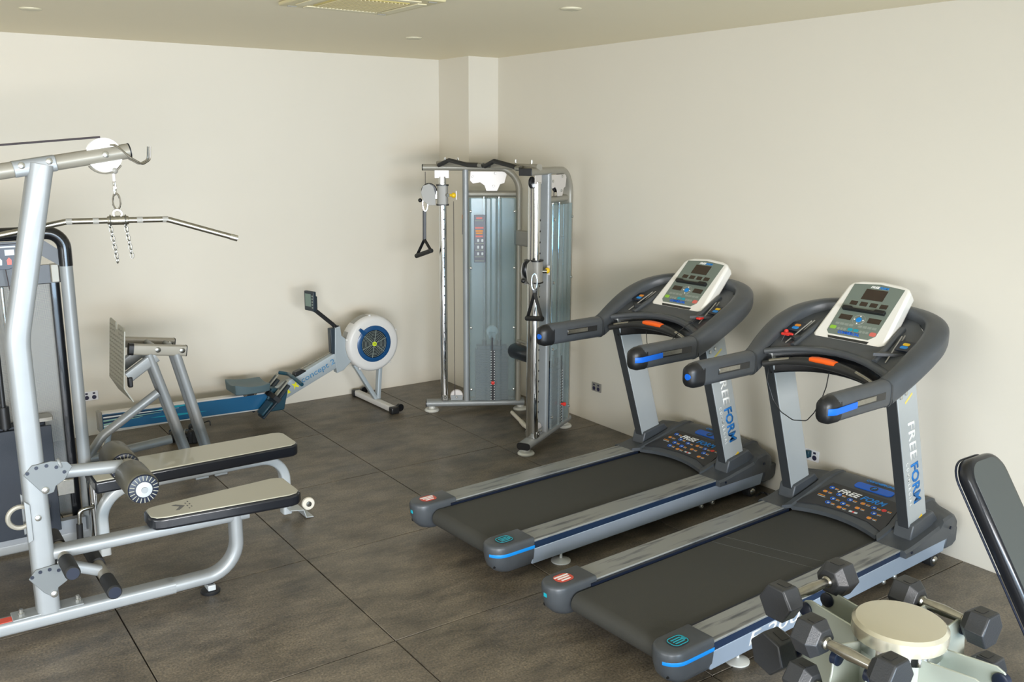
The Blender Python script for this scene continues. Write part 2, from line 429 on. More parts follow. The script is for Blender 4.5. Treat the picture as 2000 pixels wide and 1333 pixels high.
# ------------------------------------------------------------------ treadmill (local: x forward, y left, origin on the floor at the rear)
def build_treadmill(label, loc, rz):
    t = thing('treadmill', label, 'treadmill', loc, rz)
    def P(name, g, m, parent=None, **k):
        return obj(name, g, m, parent or t, world=False, **k)
    # belt loop
    r = .05; zc = .135
    prof = [(1.9, zc+r), (.13, zc+r)]+[(.13-r*math.sin(a), zc+r*math.cos(a)) for a in [PI*i/10 for i in range(1, 10)]]+[(.13, zc-r), (1.9, zc-r)]
    b = P('running_belt', G().prism(prof, -.268, .268, 'y'), 'belt', smooth=30)
    P('base_pan', G().box((1.12, 0, .125), (1.96, .74, .05)), 'black')
    for s in (1, -1):
        P('foot_rail', G().box((1.0, s*.364, .199), (1.56, .142, .012)), 'rail_worn', bevel=.003)
        P('rail_recess', G().box((1.0, s*.423, .175), (1.56, .024, .040)), 'navy')
        sk = P('side_skirt', G().prism([(.25, .072), (.25, .158), (2.235, .172), (2.205, .072)], s*.405, s*.437, 'y'), 'rail_side', bevel=.004)
        P('belt_guard', G().box((1.0, s*.284, .188), (1.56, .018, .018)), 'navy_deep')
        # rear end cap
        cx = P('end_cap', cap_geo(s), 'tread_dark', bevel=.006, smooth=50)
        P('cap_stripe', stripe_geo(s), 'blue_stripe' if s < 0 else 'cyan', cx, smooth=60)
        g = G()
        g.cyl((.06, s*.395, .105), (.024, s*.395, .105), .009, 10).cyl((.06, s*.345, .105), (.024, s*.345, .105), .009, 10)
        P('cap_screw', g, 'black', cx)
        M = Matrix.Translation((.115, s*.365, .2255))
        P('cap_sticker', G().prism(rrect(.10, .075, .03), 0, .0012, 'z', M=M), 'red_sticker' if s > 0 else 'decal_dark', cx)
        if s > 0:
            for q, y in enumerate((.018, 0, -.02)):
                P('sticker_line', G().box((.115+.0*q, s*.365+y, .2273), (.085-.015*q, .010, .001)), 'white', cx)
        else:
            P('sticker_line', G().sweep([(p[0]+.115, p[1]-.365, .2275) for p in rrect(.088, .062, .022)], [(.002, .0005), (-.002, .0005), (-.002, -.0005), (.002, -.0005)], closed=True), 'cyan', cx)
            for q in (-.014, 0, .014):
                P('sticker_line', G().box((.115, -.365+q, .2273), (.055, .006, .001)), 'cyan', cx)
            P('sticker_line', G().cyl((.15, -.365, .2268), (.15, -.365, .228), .012, 12), 'teal', cx)
    for s in (1, -1):
        P('levelling_foot', G().lathe((.5, s*.385, 0), (0, 0, 1), [(0, .055), (.006, .055), (.016, .03), (.02, .008), (.078, .008)], 24), 'foot_white')
        w = P('transport_wheel', G().lathe((2.13, s*.402, .038), (0, 1, 0), [(-.03, .034), (-.026, .038), (.026, .038), (.03, .034)], 24), 'rubber_black')
        P('wheel_hub', G().lathe((2.13, s*.402, .038), (0, s, 0), [(.028, .024), (.036, .02), (.042, .01)], 16), 'steel', w)
        for xx in (1.64, 1.745):
            P('bolt', G().lathe((xx, s*.40, .052), (0, s, 0), [(0, .015), (.02, .015), (.026, .009)], 10), 'bolt')
    # motor hood
    P('motor_hood', hood_geo(), 'tread_dark', smooth=40)
    P('front_bumper', G().prism([(2.215, .08), (2.245, .19), (2.375, .19), (2.36, .11), (2.30, .08)], -.44, .44, 'y'), 'tread_dark', bevel=.01)
    for s in (1, -1):
        P('hood_screw', G().cyl((2.17, s*.478, .235), (2.17, s*.486, .235), .009, 10), 'navy_deep')
        P('hood_screw', G().cyl((1.80, s*.44, .188), (1.80, s*.472, .188), .008, 10), 'navy_deep')
    # printed panel on the hood
    sl = math.atan2(.071, .31)
    Mp = frame((1.975, 0, hood_z(1.975, 0)+.004), (0, -1, 0), (math.cos(sl), 0, math.sin(sl)))
    poly = [(-.275, -.150), (-.22, .155), (.22, .155), (.275, -.150), (.16, -.10), (0, -.085), (-.16, -.10)]
    pn = P('printed_panel', G().prism(poly, -.003, .0012, 'z', M=Mp), 'decal_dark', smooth=20)
    text_obj('lettering', 'FREE', 'white', pn, Mp @ Matrix.Translation((-.072, .098, .0012)), .135, .046, shear=.25, bold=.02)
    text_obj('lettering', 'FORM', 'blue_stripe', pn, Mp @ Matrix.Translation((.080, .098, .0012)), .150, .046, shear=.25, bold=.02)
    rnd = random.Random(3)
    icons = [(-.19, .10, 'b'), (-.20, .045, 'y'), (-.20, -.005, 't'), (-.115, .055, 'b'), (-.12, 0, 'b'), (-.12, -.05, 'by'), (-.035, .04, 'b'), (-.045, -.015, 'b'),
             (-.04, -.06, 'y'), (.045, .045, 'y'), (.045, -.012, 'y'), (.05, -.062, 'w'), (.115, .04, 'b'), (.175, .045, 'r'), (.145, -.01, 'b'), (.15, -.065, 'y')]
    ga, gb, gc, gd = G(), G(), G(), G()
    for x, y, k in icons:
        M0 = Mp @ Matrix.Translation((x, y, .0012))
        if k in ('b', 'by'): ga.torus((0, 0, .0006), (0, 0, 1), .0135, .0022, 16, 4, M=M0); gc.box((.003, 0, .0006), (.012, .01, .001), M=M0)
        if k == 'r': gd.cyl((0, 0, 0), (0, 0, .001), .014, 12, M=M0)
        if k == 'y': gb.prism(rrect(.026, .022, .008), 0, .001, 'z', M=M0); ga.prism(rrect(.032, .012, .004), 0, .0008, 'z', M=M0)
        if k == 't': gb.box((.005, .006, .0006), (.045, .006, .001), M=M0); gc.box((.012, -.008, .0006), (.05, .004, .001), M=M0)
        if k == 'w': gc.box((0, 0, .0006), (.05, .014, .001), M=M0); gd.box((0, 0, .0009), (.012, .014, .001), M=M0)
        if k not in ('t', 'w'): gb.box((.032, .003, .0006), (.024, .005, .001), M=M0); gc.box((.034, -.007, .0006), (.022, .003, .001), M=M0)
    for gg, mm in ((ga, 'blue'), (gb, 'amber'), (gc, 'placard_white'), (gd, 'red')): P('icon_print', gg, mm, pn, kind='stuff')
    Mb = frame((2.186, -.01, hood_z(2.186, 0)+.004), (0, -1, 0), (math.cos(.19), 0, math.sin(.19)))
    bd = P('hood_badge', G().prism(rrect(.235, .062, .02), -.003, .002, 'z', M=Mb), 'blue')
    P('badge_disc', G().cyl((0, 0, .002), (0, 0, .003), .024, 24, M=Mb), 'navy_deep', bd)
    text_obj('lettering', 'F', 'blue_stripe', bd, Mb @ Matrix.Translation((0, 0, .003)), .022, .028, shear=.3, bold=.03)
    text_obj('lettering', 'COMMERCIAL', 'blue_stripe', bd, frame((2.262, -.01, hood_z(2.262, 0)+.006), (0, -1, 0), (1, 0, .08)), .185, .026, shear=.3, bold=.03)
    # uprights
    for s in (1, -1):
        y0, y1 = s*.335, s*.40
        side = [(1.895, .235), (2.075, .245), (1.79, 1.14), (1.60, 1.14)]
        up = P('upright', G().prism(side, y0, y1, 'y'), 'silver_pale', bevel=.006)
        d = Vector((1.60-1.895, 0, 1.14-.235)).normalized()
        P('upright_edge', G().prism([(1.892, .235), (1.905, .235), (1.613, 1.13), (1.596, 1.13)], y0+s*.004, y1-s*.004, 'y'), 'tread_grip', up)
        P('upright_boot', G().prism([(1.865, .215), (2.17, .245), (2.08, .335), (1.865+.02, .30)], y0-s*.02, y1+s*.022, 'y'), 'tread_dark', up, bevel=.008)
        for q_ in (0, 1):
            P('bolt', G().lathe((1.665+.045*q_, (y0 if s > 0 else y1), 1.035+.015*q_), (0, -1, 0), [(-.002, .012), (.006, .012), (.009, .007)], 10), 'bolt', up)
        # lettering on the outer side face
        if s < 0:
            dn = (side[0][0]-side[3][0], 0, side[0][1]-side[3][1])
            def on(tt, off, out=.0006):
                a = Vector((side[3][0], 0, side[3][1])).lerp(Vector((side[0][0], 0, side[0][1])), tt)
                b_ = Vector((side[2][0], 0, side[2][1])).lerp(Vector((side[1][0], 0, side[1][1])), tt)
                c = a.lerp(b_, off); return (c.x, y1-out, c.z)
            text_obj('lettering', 'FREE', 'white', up, frame(on(.40, .56), dn, (1, 0, .3)), .235, .062, shear=.15, bold=.02)
            text_obj('lettering', 'FORM', 'blue_text', up, frame(on(.675, .56), dn, (1, 0, .3)), .255, .072, shear=.15, bold=.03)
            text_obj('lettering', 'COMMERCIAL', 'white', up, frame(on(.67, .20), dn, (1, 0, .3)), .27, .022, bold=.01, space=1.6)
            P('yellow_tick', G().box((0, 0, 0), (.075, .013, .001), M=frame(on(.135, .55), (1, 0, .75), (-.75, 0, 1))), 'yellow_pale', up)
            P('yellow_tick', G().box((0, 0, 0), (.07, .015, .001), M=frame(on(.925, .55), (1, 0, .75), (-.75, 0, 1))), 'yellow', up)
    # arms
    for s in (1, -1):
        y = s*.402
        path = [(1.0, y, 1.088), (1.02, y, 1.088), (1.06, y, 1.088), (1.30, y, 1.088), (1.49, y, 1.088)]
        sc = [(.45, .55), (.8, .85), (1, 1), (1, 1), (1, 1.02)]
        a = P('arm', G().sweep(path, rrect(.088, .135, .038, 5), scales=sc), 'tread_dark', smooth=50)
        P('arm_tip', G().sweep([(.975, y, 1.085), (.985, y, 1.085), (1.02, y, 1.085), (1.075, y, 1.085)], rrect(.094, .142, .045, 5), scales=[(.35, .4), (.7, .78), (.92, .95), (.97, .97)]), 'black', a, smooth=50)
        P('arm_collar', G().sweep([(1.488, y, 1.088), (1.502, y, 1.088)], rrect(.092, .142, .038, 5)), 'tread_grip', a)
        for side_ in (1, -1):
            yy = y+side_*.0445
            P('slot', G().box((1.31, yy, 1.092), (.26, .003, .036)), 'black_gloss', a, bevel=.001)
            P('sensor_strip', G().box((1.27, yy+side_*.0015, 1.094), (.17, .004, .024)), 'steel', a, bevel=.001)
        if s < 0:
            P('blue_insert', G().sweep([(.985, y-.03, 1.085), (1.01, y-.044, 1.085), (1.03, y-.0485, 1.085), (1.19, y-.0485, 1.090)], rrect(.007, .032, .003, 2)), 'blue', a)
        else:
            P('blue_insert', G().cyl((.972, y-.01, 1.085), (.99, y-.01, 1.085), .017, 14), 'blue', a)
    # curved wing rim
    def pz(x): return 1.13+.45*(x-1.5)
    half = [(1.50, .402, 1.088), (1.56, .410, 1.115), (1.65, .424, 1.165), (1.76, .433, 1.225), (1.86, .430, 1.275), (1.95, .405, 1.318), (2.02, .355, 1.348), (2.065, .285, 1.368), (2.09, .2, 1.378), (2.10, .1, 1.382)]
    path = half+[(p[0], -p[1], p[2]) for p in reversed(half)]
    hs = [(1, 1.02), (1.05, 1.0), (1.2, .95), (1.35, .9), (1.4, .84), (1.35, .76), (1.2, .68), (1.05, .62), (.95, .6), (.9, .6)]
    path, sc = catmull(path, hs+hs[::-1], 3)
    rim = P('wing_rim', G().sweep(path, rrect(.088, .135, .036, 5), scales=sc), 'tread_dark', smooth=60)
    # tray sheet and front lip
    sheet = []
    for yy in (.36, .24, .12, 0, -.12, -.24, -.36):
        sheet.append((1.60+.10*(1-(yy/.36)**2), yy))
    for p in [(1.80, -.39), (1.93, -.36), (2.03, -.26), (2.06, -.1), (2.06, .1), (2.03, .26), (1.93, .36), (1.80, .39)]: sheet.append(p)
    g = G(); lo = [g.bm.verts.new((x, y, pz(x)-.052)) for x, y in sheet]; hi = [g.bm.verts.new((x, y, pz(x)-.015)) for x, y in sheet]
    n = len(sheet); g.bm.faces.new(lo[::-1]); g.bm.faces.new(hi)
    for i in range(n): g.bm.faces.new((lo[i], lo[(i+1) % n], hi[(i+1) % n], hi[i]))
    tray = P('tray', g, 'tread_dark', smooth=30)
    g = G(); K = 16
    lip = [(1.585+.10*(1-((.37-.74*i/K)/.37)**2), .37-.74*i/K) for i in range(K+1)]
    P('tray_lip', G().sweep([(x, y, pz(x)-.02) for x, y in lip], rrect(.05, .032, .013, 4)), 'tread_dark', tray, smooth=50)
    P('dash_face', G().sweep([(x+.045, y, pz(x)-.085) for x, y in lip], rrect(.02, .14, .009, 3)), 'black_gloss', tray, smooth=50)
    for s in (1, -1):
        P('pocket_wall', G().sweep([(1.66, s*.245, pz(1.66)-.012), (1.95, s*.225, pz(1.95)-.012)], rrect(.03, .03, .012)), 'tread_dark', tray, smooth=60)
        P('pocket_floor', G().prism([(1.66, s*.235), (1.78, s*.375), (1.95, s*.34), (2.0, s*.24)], 1.22, 1.235, 'z'), 'tread_grip', tray)
        for q in (0, 1):
            P('pocket_rib', G().tube([(1.67+.05*q, s*.30, pz(1.67)-.01), (1.86+.03*q, s*.27, pz(1.86)+.01)], .0035, 6), 'plastic_grey', tray)
        Mq = frame((1.80, s*.325, pz(1.8)+.002), (0, -1, 0), (.9, 0, .42))
        bq = P('pocket_badge', G().prism(rrect(.085, .085, .01), -.004, .001, 'z', M=Mq), 'navy_deep', tray)
        P('badge_mark', G().prism(rrect(.036, .022, .008), .001, .002, 'z', M=Mq @ Matrix.Translation((0, .014, 0))), 'yellow' if s < 0 else 'amber', bq)
        P('badge_mark', G().prism(rrect(.04, .024, .01), .001, .0018, 'z', M=Mq @ Matrix.Translation((0, -.012, 0))), 'blue_stripe', bq)
    # curved grip bar
    pts = []
    for i in range(21):
        y = .345-.69*i/20; k = 1-(y/.345)**2
        pts.append((1.545+.055*k, y, 1.085+.055*k))
    scs = [(1+.75*max(0, 1-(abs(p[1])/.24)**2), 1+.5*max(0, 1-(abs(p[1])/.24)**2)) for p in pts]
    gb_ = P('grip_bar', G().sweep(pts, rrect(.036, .036, .016, 4), scales=scs), 'tread_black', smooth=60)
    def barpt(y, dz, dx=-.012):
        k = 1-(y/.345)**2; return (1.545+.055*k+dx, y, 1.085+.055*k+dz)
    P('stop_pad', G().sweep([barpt(y, .019) for y in (.075, .04, 0, -.04, -.075)], rrect(.05, .028, .012, 4), scales=[(.8, .8), (1, 1), (1, 1), (1, 1), (.8, .8)]), 'orange', gb_, smooth=60)
    for s in (1, -1):
        P('pulse_sensor', G().sweep([barpt(s*y, .014, -.004) for y in (.20, .24, .28, .31)], rrect(.026, .018, .007, 3)), 'steel', gb_, smooth=60)
    # console
    b0 = Vector((1.775, 0, 1.235)); tp = Vector((2.085, 0, 1.525)); up_ = (tp-b0); Lc = up_.length
    Mc = frame(b0, (0, -1, 0), up_)      # x right, y up the slope, z out of the face
    outl = [(-.215, .03), (-.20, 0), (-.165, -.02), (.165, -.02), (.20, 0), (.215, .03), (.185, Lc-.035), (.165, Lc-.008), (.12, Lc+.008), (0, Lc+.02), (-.12, Lc+.008), (-.165, Lc-.008), (-.185, Lc-.035)]
    cb = P('console', G().prism(outl, -.075, 0, 'z', M=Mc), 'console_white', bevel=.016, bseg=3, smooth=50)
    P('console_base', G().prism([(-.19, -.07), (.19, -.07), (.205, .02), (-.205, .02)], -.125, -.022, 'z', M=Mc), 'console_white', cb, bevel=.015)
    pw0, pw1, pb, pt = .143, .150, .040, Lc-.012
    facep = [(-pw0+.02, pb), (pw0-.03, pb), (pw0, pb+.03), (pw1, pt-.012), (0, pt+.004), (-pw1, pt-.012), (-pw0, pb+.02)]
    fc = P('console_face', G().prism(facep, -.001, .0015, 'z', M=Mc), 'console_grey', cb)
    def cell(f0, f1, t0, t1, m, th=.002, name='key', rr=.002):
        x0, x1 = (f0-.5)*.29, (f1-.5)*.29; y1, y0 = pt-t0*(pt-pb), pt-t1*(pt-pb)
        return P(name, G().prism(rrect(x1-x0, y1-y0, min(rr, (x1-x0)*.4, (y1-y0)*.4), 2), .001, .001+th, 'z', M=Mc @ Matrix.Translation(((x0+x1)/2, (y0+y1)/2, 0))), m, fc)
    cell(.29, .73, .10, .30, 'screen', name='screen')
    for f in (.13, .335, .54, .745): cell(f, f+.145, .35, .425, 'screen', name='screen')
    P('book_rest', G().prism([(-.125, 0), (-.125, .022), (-.07, .022), (-.06, .012), (.06, .012), (.07, .022), (.125, .022), (.125, 0)], 0, .022, 'z', M=Mc @ Matrix.Translation((0, pt-.545*(pt-pb), 0))), 'black', fc, bevel=.002)
    cell(.09, .34, .62, .71, 'screen', name='screen'); cell(.68, .93, .62, .71, 'screen', name='screen')
    Md = Mc @ Matrix.Translation((.0, pt-.68*(pt-pb), 0))
    P('dial_ring', G().torus((0, 0, .0015), (0, 0, 1), .034, .0016, 28, 5, M=Md), 'plastic_grey', fc)
    P('dial_button', G().cyl((0, 0, .001), (0, 0, .004), .016, 20, M=Md), 'blue_stripe', fc)
    for f in range(4):
        a = PI/2*f
        P('dial_dot', G().cyl((.025*math.cos(a), .025*math.sin(a), .001), (.025*math.cos(a), .025*math.sin(a), .003), .004, 8, M=Md), 'white', fc)
    for k in range(4):
        cell(.09+.095*k, .175+.095*k, .775, .815, 'key_grey'); cell(.56+.095*k, .645+.095*k, .775, .815, 'key_grey')
    cell(.03, .155, .845, .905, 'green', rr=.006)
    for k in range(3): cell(.185+.065*k, .24+.065*k, .865, .905, 'key_grey'); cell(.64+.065*k, .695+.065*k, .865, .905, 'key_grey')
    cell(.40, .50, .85, .90, 'teal', rr=.006); cell(.52, .62, .85, .90, 'teal', rr=.006)
    cell(.86, .985, .86, .93, 'salmon', rr=.008)
    text_obj('lettering', 'COMMERCIAL', 'blue', fc, Mc @ Matrix.Translation((-.01, pt-.945*(pt-pb), .0018)), .13, .020, bold=.04)
    text_obj('lettering', 'FREE', 'white', fc, Mc @ Matrix.Translation((-.018, pt-.055*(pt-pb), .0018)), .05, .016, bold=.03, shear=.2)
    text_obj('lettering', 'FORM', 'blue_stripe', fc, Mc @ Matrix.Translation((.036, pt-.055*(pt-pb), .0018)), .054, .016, bold=.03, shear=.2)
    P('console_strip', G().prism([(-.11, 0), (.12, 0), (.125, .016), (-.12, .016)], -.001, .002, 'z', M=Mc @ Matrix.Translation((0, .012, 0))), 'tread_black', cb)
    P('console_jack', G().box((-.15, -.02, -.03), (.008, .008, .004), M=Mc), 'plastic_grey', cb)
    return t

def catmull(P, S, k):
    n = len(P); out, os_ = [], []
    Q = [tuple(p)+tuple(q) for p, q in zip(P, S)]
    for i in range(n-1):
        a, b, c, d = Q[max(0, i-1)], Q[i], Q[i+1], Q[min(n-1, i+2)]
        for m in range(k):
            t = m/k
            v = [.5*(2*b[j]+(c[j]-a[j])*t+(2*a[j]-5*b[j]+4*c[j]-d[j])*t*t+(3*b[j]-a[j]-3*c[j]+d[j])*t**3) for j in range(5)]
            out.append(v[:3]); os_.append(v[3:])
    out.append(P[-1]); os_.append(S[-1]); return out, os_
def hood_z(x, y):
    def interp(tab, x):
        for (a, b), (c, d) in zip(tab, tab[1:]):
            if x <= c: return b+(d-b)*max(0, (x-a))/(c-a)
        return tab[-1][1]
    z = interp([(1.74, .207), (1.78, .211), (1.84, .226), (2.0, .262), (2.15, .298), (2.25, .314), (2.32, .312), (2.36, .29), (2.38, .24)], x)
    ay = abs(y)
    if ay > .30:
        k = min(1, (ay-.30)/.04); z += .0*k
        z2 = interp([(1.70, .207), (1.80, .209), (1.9, .225), (2.1, .258), (2.2, .285), (2.32, .30), (2.38, .24)], x)
        z = z*(1-k)+z2*k
    elif ay > .265: z += .010
    return z
def hood_geo():
    g = G(); ysl = [-.468, -.455, -.40, -.345, -.305, -.30, -.27, -.262, -.2, -.13, -.065, 0, .065, .13, .2, .262, .27, .30, .305, .345, .40, .455, .468]
    N = 16; grid = []
    for y in ysl:
        ay = abs(y)
        xs0 = 1.745 if ay >= .30 else 1.775+.065*(1-(ay/.30)**2)
        xe = 2.385-.10*(ay/.468)**4-.02*(ay/.468)**2
        col = []
        for i in range(N+1):
            x = xs0+(xe-xs0)*(i/N)**.9
            z = hood_z(x+(.10*(ay/.468)**4 if x > 2.1 else 0), y)
            if ay > .46: z -= .012
            col.append(g.bm.verts.new((x, y, z)))
        grid.append(col)
    for a, b in zip(grid, grid[1:]):
        for i in range(N): g.bm.faces.new((a[i], a[i+1], b[i+1], b[i]))
    # skirt
    loop = [c[0] for c in grid]+grid[-1][1:]+[c[-1] for c in reversed(grid[:-1])]+list(reversed(grid[0][1:-1]))
    low = []
    for v in loop:
        zl = .168
        if abs(v.co.y) < .31 and v.co.x < 1.9: zl = v.co.z-.022
        low.append(g.bm.verts.new((v.co.x, v.co.y*1.0, zl)))
    n = len(loop)
    for i in range(n): g.bm.faces.new((loop[i], loop[(i+1) % n], low[(i+1) % n], low[i]))
    return g
def cap_geo(s):
    """rounded rear end cap"""
    g = G(); cy = s*.363; rings = []
    def outline(w, L0, z, x1=.262):
        pts = []
        r = w/2
        for i in range(13):
            a = PI/2+PI*i/12
            pts.append((L0+r+r*1.05*math.cos(a), cy+r*math.sin(a)))
        return [(x1, cy+r)]+pts+[(x1, cy-r)]
    for z, w, L0 in ((.062, .10, .075), (.072, .125, .05), (.10, .148, .022), (.14, .158, .008), (.185, .16, .002), (.208, .158, .002), (.218, .15, .006), (.224, .136, .014)):
        rings.append([g.bm.verts.new((x, y, z)) for x, y in outline(w, L0, z)])
    m = len(rings[0])
    for a, b in zip(rings, rings[1:]):
        for j in range(m): g.bm.faces.new((a[j], a[(j+1) % m], b[(j+1) % m], b[j]))
    g.bm.faces.new(rings[0][::-1]); g.bm.faces.new(rings[-1])
    return g
def stripe_geo(s):
    cy = s*.363; r = .0805; pts = []
    if s < 0:
        pts.append((.26, cy-r, .172)); pts.append((.12, cy-r, .172))
        for i in range(0, 6): a = -PI/2-PI/2*i/6; pts.append((.005+r+r*1.05*math.cos(a), cy+r*math.sin(a), .172))
    else:
        for i in range(3): a = PI-.12+.12*i; pts.append((.005+r+r*1.06*math.cos(a), cy+r*math.sin(a), .172))
    return G().sweep(pts, rrect(.004, .018 if s < 0 else .02, .0015, 2))

tm1 = build_treadmill('treadmill standing nearer the cable machine, further from the dumbbell stand', (-2.3757, -3.5152, 0), .0555)
tm2 = copy_tree(tm1)
tm2.location = (-2.3524, -4.7697, 0); tm2.rotation_euler = (0, 0, .0518)
tm2['label'] = 'treadmill next to the dumbbell stand, with white F 2000 on its side'
tm1['group'] = tm2['group'] = 'treadmills facing the right wall'
def Pl(name, g, m, parent, **k): return obj(name, g, m, parent, world=False, **k)
skirts = [c for c in tm2.children if c.name.startswith('side_skirt')]
sk2 = min(skirts, key=lambda c: sum(v.co.y for v in c.data.vertices))
text_obj('lettering', 'F 2000', 'white', sk2, frame((.735, -.4376, .128), (1, 0, .006), (0, 0, 1)), .46, .062, shear=.18, bold=.005)
for x in (1.085, 1.19):
    Pl('belt_seam', G().sweep([(x, .262, .1856), (x+.16, -.262, .1856)], [(.0025, .0006), (-.0025, .0006), (-.0025, -.0006), (.0025, -.0006)]), 'belt_seam', tm2)
c2 = Pl('safety_clip', G().box((1.72, .33, 1.235), (.04, .05, .014)).box((1.70, .30, 1.242), (.012, .05, .01)).ball((1.735, .345, 1.245), .013), 'red', tm2, bevel=.003)
cord = [(1.70, .33, 1.23), (1.67, .34, 1.17), (1.62, .36, 1.06), (1.60, .355, .98), (1.62, .32, .87), (1.63, .27, .81), (1.63, .19, .782), (1.625, .10, .80), (1.615, .05, .86), (1.61, .01, .94), (1.60, -.02, 1.02), (1.60, -.03, 1.10)]
Pl('safety_cord', G().tube(fillet(cord, .04, 3), .0028, 6), 'black', tm2)
Pl('safety_clip', G().box((1.69, -.29, 1.225), (.04, .03, .012)), 'red', tm1, bevel=.003)
cord = [(1.70, -.29, 1.22), (1.62, -.27, 1.20), (1.56, -.24, 1.15), (1.55, -.15, 1.04), (1.56, -.05, .99), (1.57, .03, 1.02), (1.59, .06, 1.10)]
Pl('safety_cord', G().tube(fillet(cord, .03, 3), .0025, 6), 'black', tm1)
cd = obj('power_cord', G().tube(fillet([at(1478, 968, Z=.012), at(1490, 960, Z=.012), at(1500, 968, Z=.012), at(1525, 962, Z=.012), at(1560, 955, Z=.012)], .03), .006, 8), 'black', tm1)

# ------------------------------------------------------------------ cable machine in the corner
ft = thing('cable_crossover_machine', 'silver twin cable machine with frosted side panels in the room corner', 'gym machine', (-.62, -1.6, 0))
def wing(A, B, mirror, vis):
    A = Vector((*A, 0)); B = Vector((*B, 0)); e = (B-A).normalized()
    n = Vector((-e.y, e.x, 0)) * vis     # outward from the face seen in the photograph
    Mw = Matrix(((e.x, n.x, 0, A.x), (e.y, n.y, 0, A.y), (0, 0, 1, 0), (0, 0, 0, 1)))
    def P(name, g, m, parent=None, **k):
        bmesh.ops.transform(g.bm, matrix=Mw, verts=g.bm.verts)
        return obj(name, g, m, parent or ft, **k)
    P('base_beam', G().sweep([(-.045, 0, .072), (.80, 0, .072)], rrect(.105, .052, .022)), 'silver')
    P('beam_cap', G().sweep([(-.052, 0, .072), (-.044, 0, .072)], rrect(.107, .054, .024)), 'black')
    for s_ in (.0, .77):
        P('levelling_foot', G().lathe((s_, 0, 0), (0, 0, 1), [(0, .062), (.008, .064), (.02, .055), (.026, .03), (.045, .03)], 28), 'foot_white')
    arch = fillet([(-.05, 0, 2.075), (.745, 0, 2.075), (.745, 0, .06)], [0, .19, 0], 10)
    P('frame_arch', arch_geo(arch), 'silver_warm')
    P('arch_cap', G().box((-.053, 0, 2.075), (.008, .1, .052)), 'black', bevel=.012)
    P('front_post', G().prism([(x+.30, y) for x, y in rrect(.05, .10, .022)], .09, 2.06, 'z'), 'silver')
    P('cross_bar', G().cyl((.30, 0, 1.86), (.745, 0, 1.86), .026, 16), 'silver_warm')
    col = P('guide_column', G().prism([(x+.11, y) for x, y in rrect(.062, .09, .025)], .10, 2.0, 'z'), 'chrome')
    g = G()
    for k in range(19): g.cyl((.118, .0445, .30+.0795*k), (.118, .0462, .30+.0795*k), .0075, 10)
    P('adjustment_holes', g, 'black', col)
    P('column_clamp', G().box((.115, .0, .125), (.05, .1, .05)).cyl((.115, .05, .13), (.115, .058, .13), .012, 12), 'zinc', col, bevel=.004)
    P('column_bracket', G().box((.105, .03, 2.025), (.12, .006, .075)).box((.105, .0, 1.985), (.05, .06, .02)), 'white_plate', col, bevel=.003)
    # frosted shroud with folded ridges, both faces
    for side in (1, -1):
        pr = [(.33, .052), (.345, .062), (.46, .064), (.472, .074), (.50, .076), (.515, .066), (.545, .066), (.56, .076), (.585, .074), (.6, .064), (.70, .062), (.715, .052)]
        pr2 = [(a, b-.003) for a, b in reversed(pr)]
        P('shroud_panel', G().prism([(a, b*side) for a, b in pr+pr2], .105, 1.825, 'z'), 'frosted', smooth=15)
    for zz in (1.72, 1.25, .74, .2):
        for s_ in (.34, .705):
            P('panel_screw', G().lathe((s_, .06, zz), (0, 1, 0), [(0, .011), (.01, .011), (.013, .006)], 10), 'bolt')
    # weight stack, rods
    for k in range(20):
        z0 = .10+.0222*k
        P('weight_plate', G().prism([(x+.518, y) for x, y in rrect(.285, .085, .015, 2)], z0, z0+.0205, 'z'), 'stack_blue')
    P('top_plate', G().prism([(x+.518, y) for x, y in rrect(.26, .08, .015, 2)], .545, .575, 'z'), 'stack_blue')
    for s_ in (.455, .58):
        P('guide_rod', G().cyl((s_, 0, .1), (s_, 0, 1.84), .011, 10), 'chrome')
        P('rod_collar', G().cyl((s_, 0, .56), (s_, 0, .62), .02, 12), 'black')
    P('selector_strip', G().box((.523, .066, .325), (.035, .006, .44)), 'black')
    g = G()
    for k in range(20): g.box((.509, .0695, .112+.0222*k), (.006, .002, .008)).box((.537, .0695, .112+.0222*k), (.006, .002, .008))
    P('selector_marks', g, 'white', kind='stuff')
    P('selector_pin', G().lathe((.523, .065, .265), (0, 1, 0), [(0, .008), (.02, .008), (.022, .015), (.04, .015), (.044, .009)], 14), 'red')
    pl = P('lift_pulley', G().lathe((.52, -.012, .70), (0, 1, 0), [(0, .044), (.006, .05), (.012, .045), (.018, .05), (.024, .044)], 24), 'white_plate')
    P('pulley_strap', G().box((.52, .014, .665), (.06, .004, .06)).cyl((.52, 0, .575), (.52, 0, .65), .008, 8), 'zinc', pl)
    P('stack_strap', G().box((.52, .066, .60), (.012, .008, .11)), 'black')
    for s_ in (.478, .563): P('cable', G().cyl((s_, .0, .70), (s_, .0, 1.95), .003, 6), 'cable')
    # pulley bracket under the arch
    P('pulley_bracket', G().prism([(.34, 2.045), (.62, 2.045), (.64, 2.02), (.62, 1.95), (.585, 1.94), (.57, 1.905), (.56, 1.885), (.47, 1.885), (.455, 1.93), (.42, 1.955), (.36, 1.945), (.335, 1.97)], .03, .036, 'y'), 'white_plate', bevel=.002)
    P('top_pulley', G().lathe((.53, -.02, 1.965), (0, 1, 0), [(0, .05), (.008, .055), (.015, .048), (.022, .055), (.03, .05)], 24), 'black')
    for a, b in ((.36, 2.0), (.545, 2.03), (.53, 1.925)):
        P('bolt', G().lathe((a, .036, b), (0, 1, 0), [(0, .010), (.008, .010), (.011, .006)], 10), 'bolt')
    # low pulley
    lp = P('low_pulley', G().lathe((.215, -.012, .13), (0, 1, 0), [(0, .05), (.006, .056), (.012, .05), (.018, .056), (.024, .05)], 28), 'white_plate')
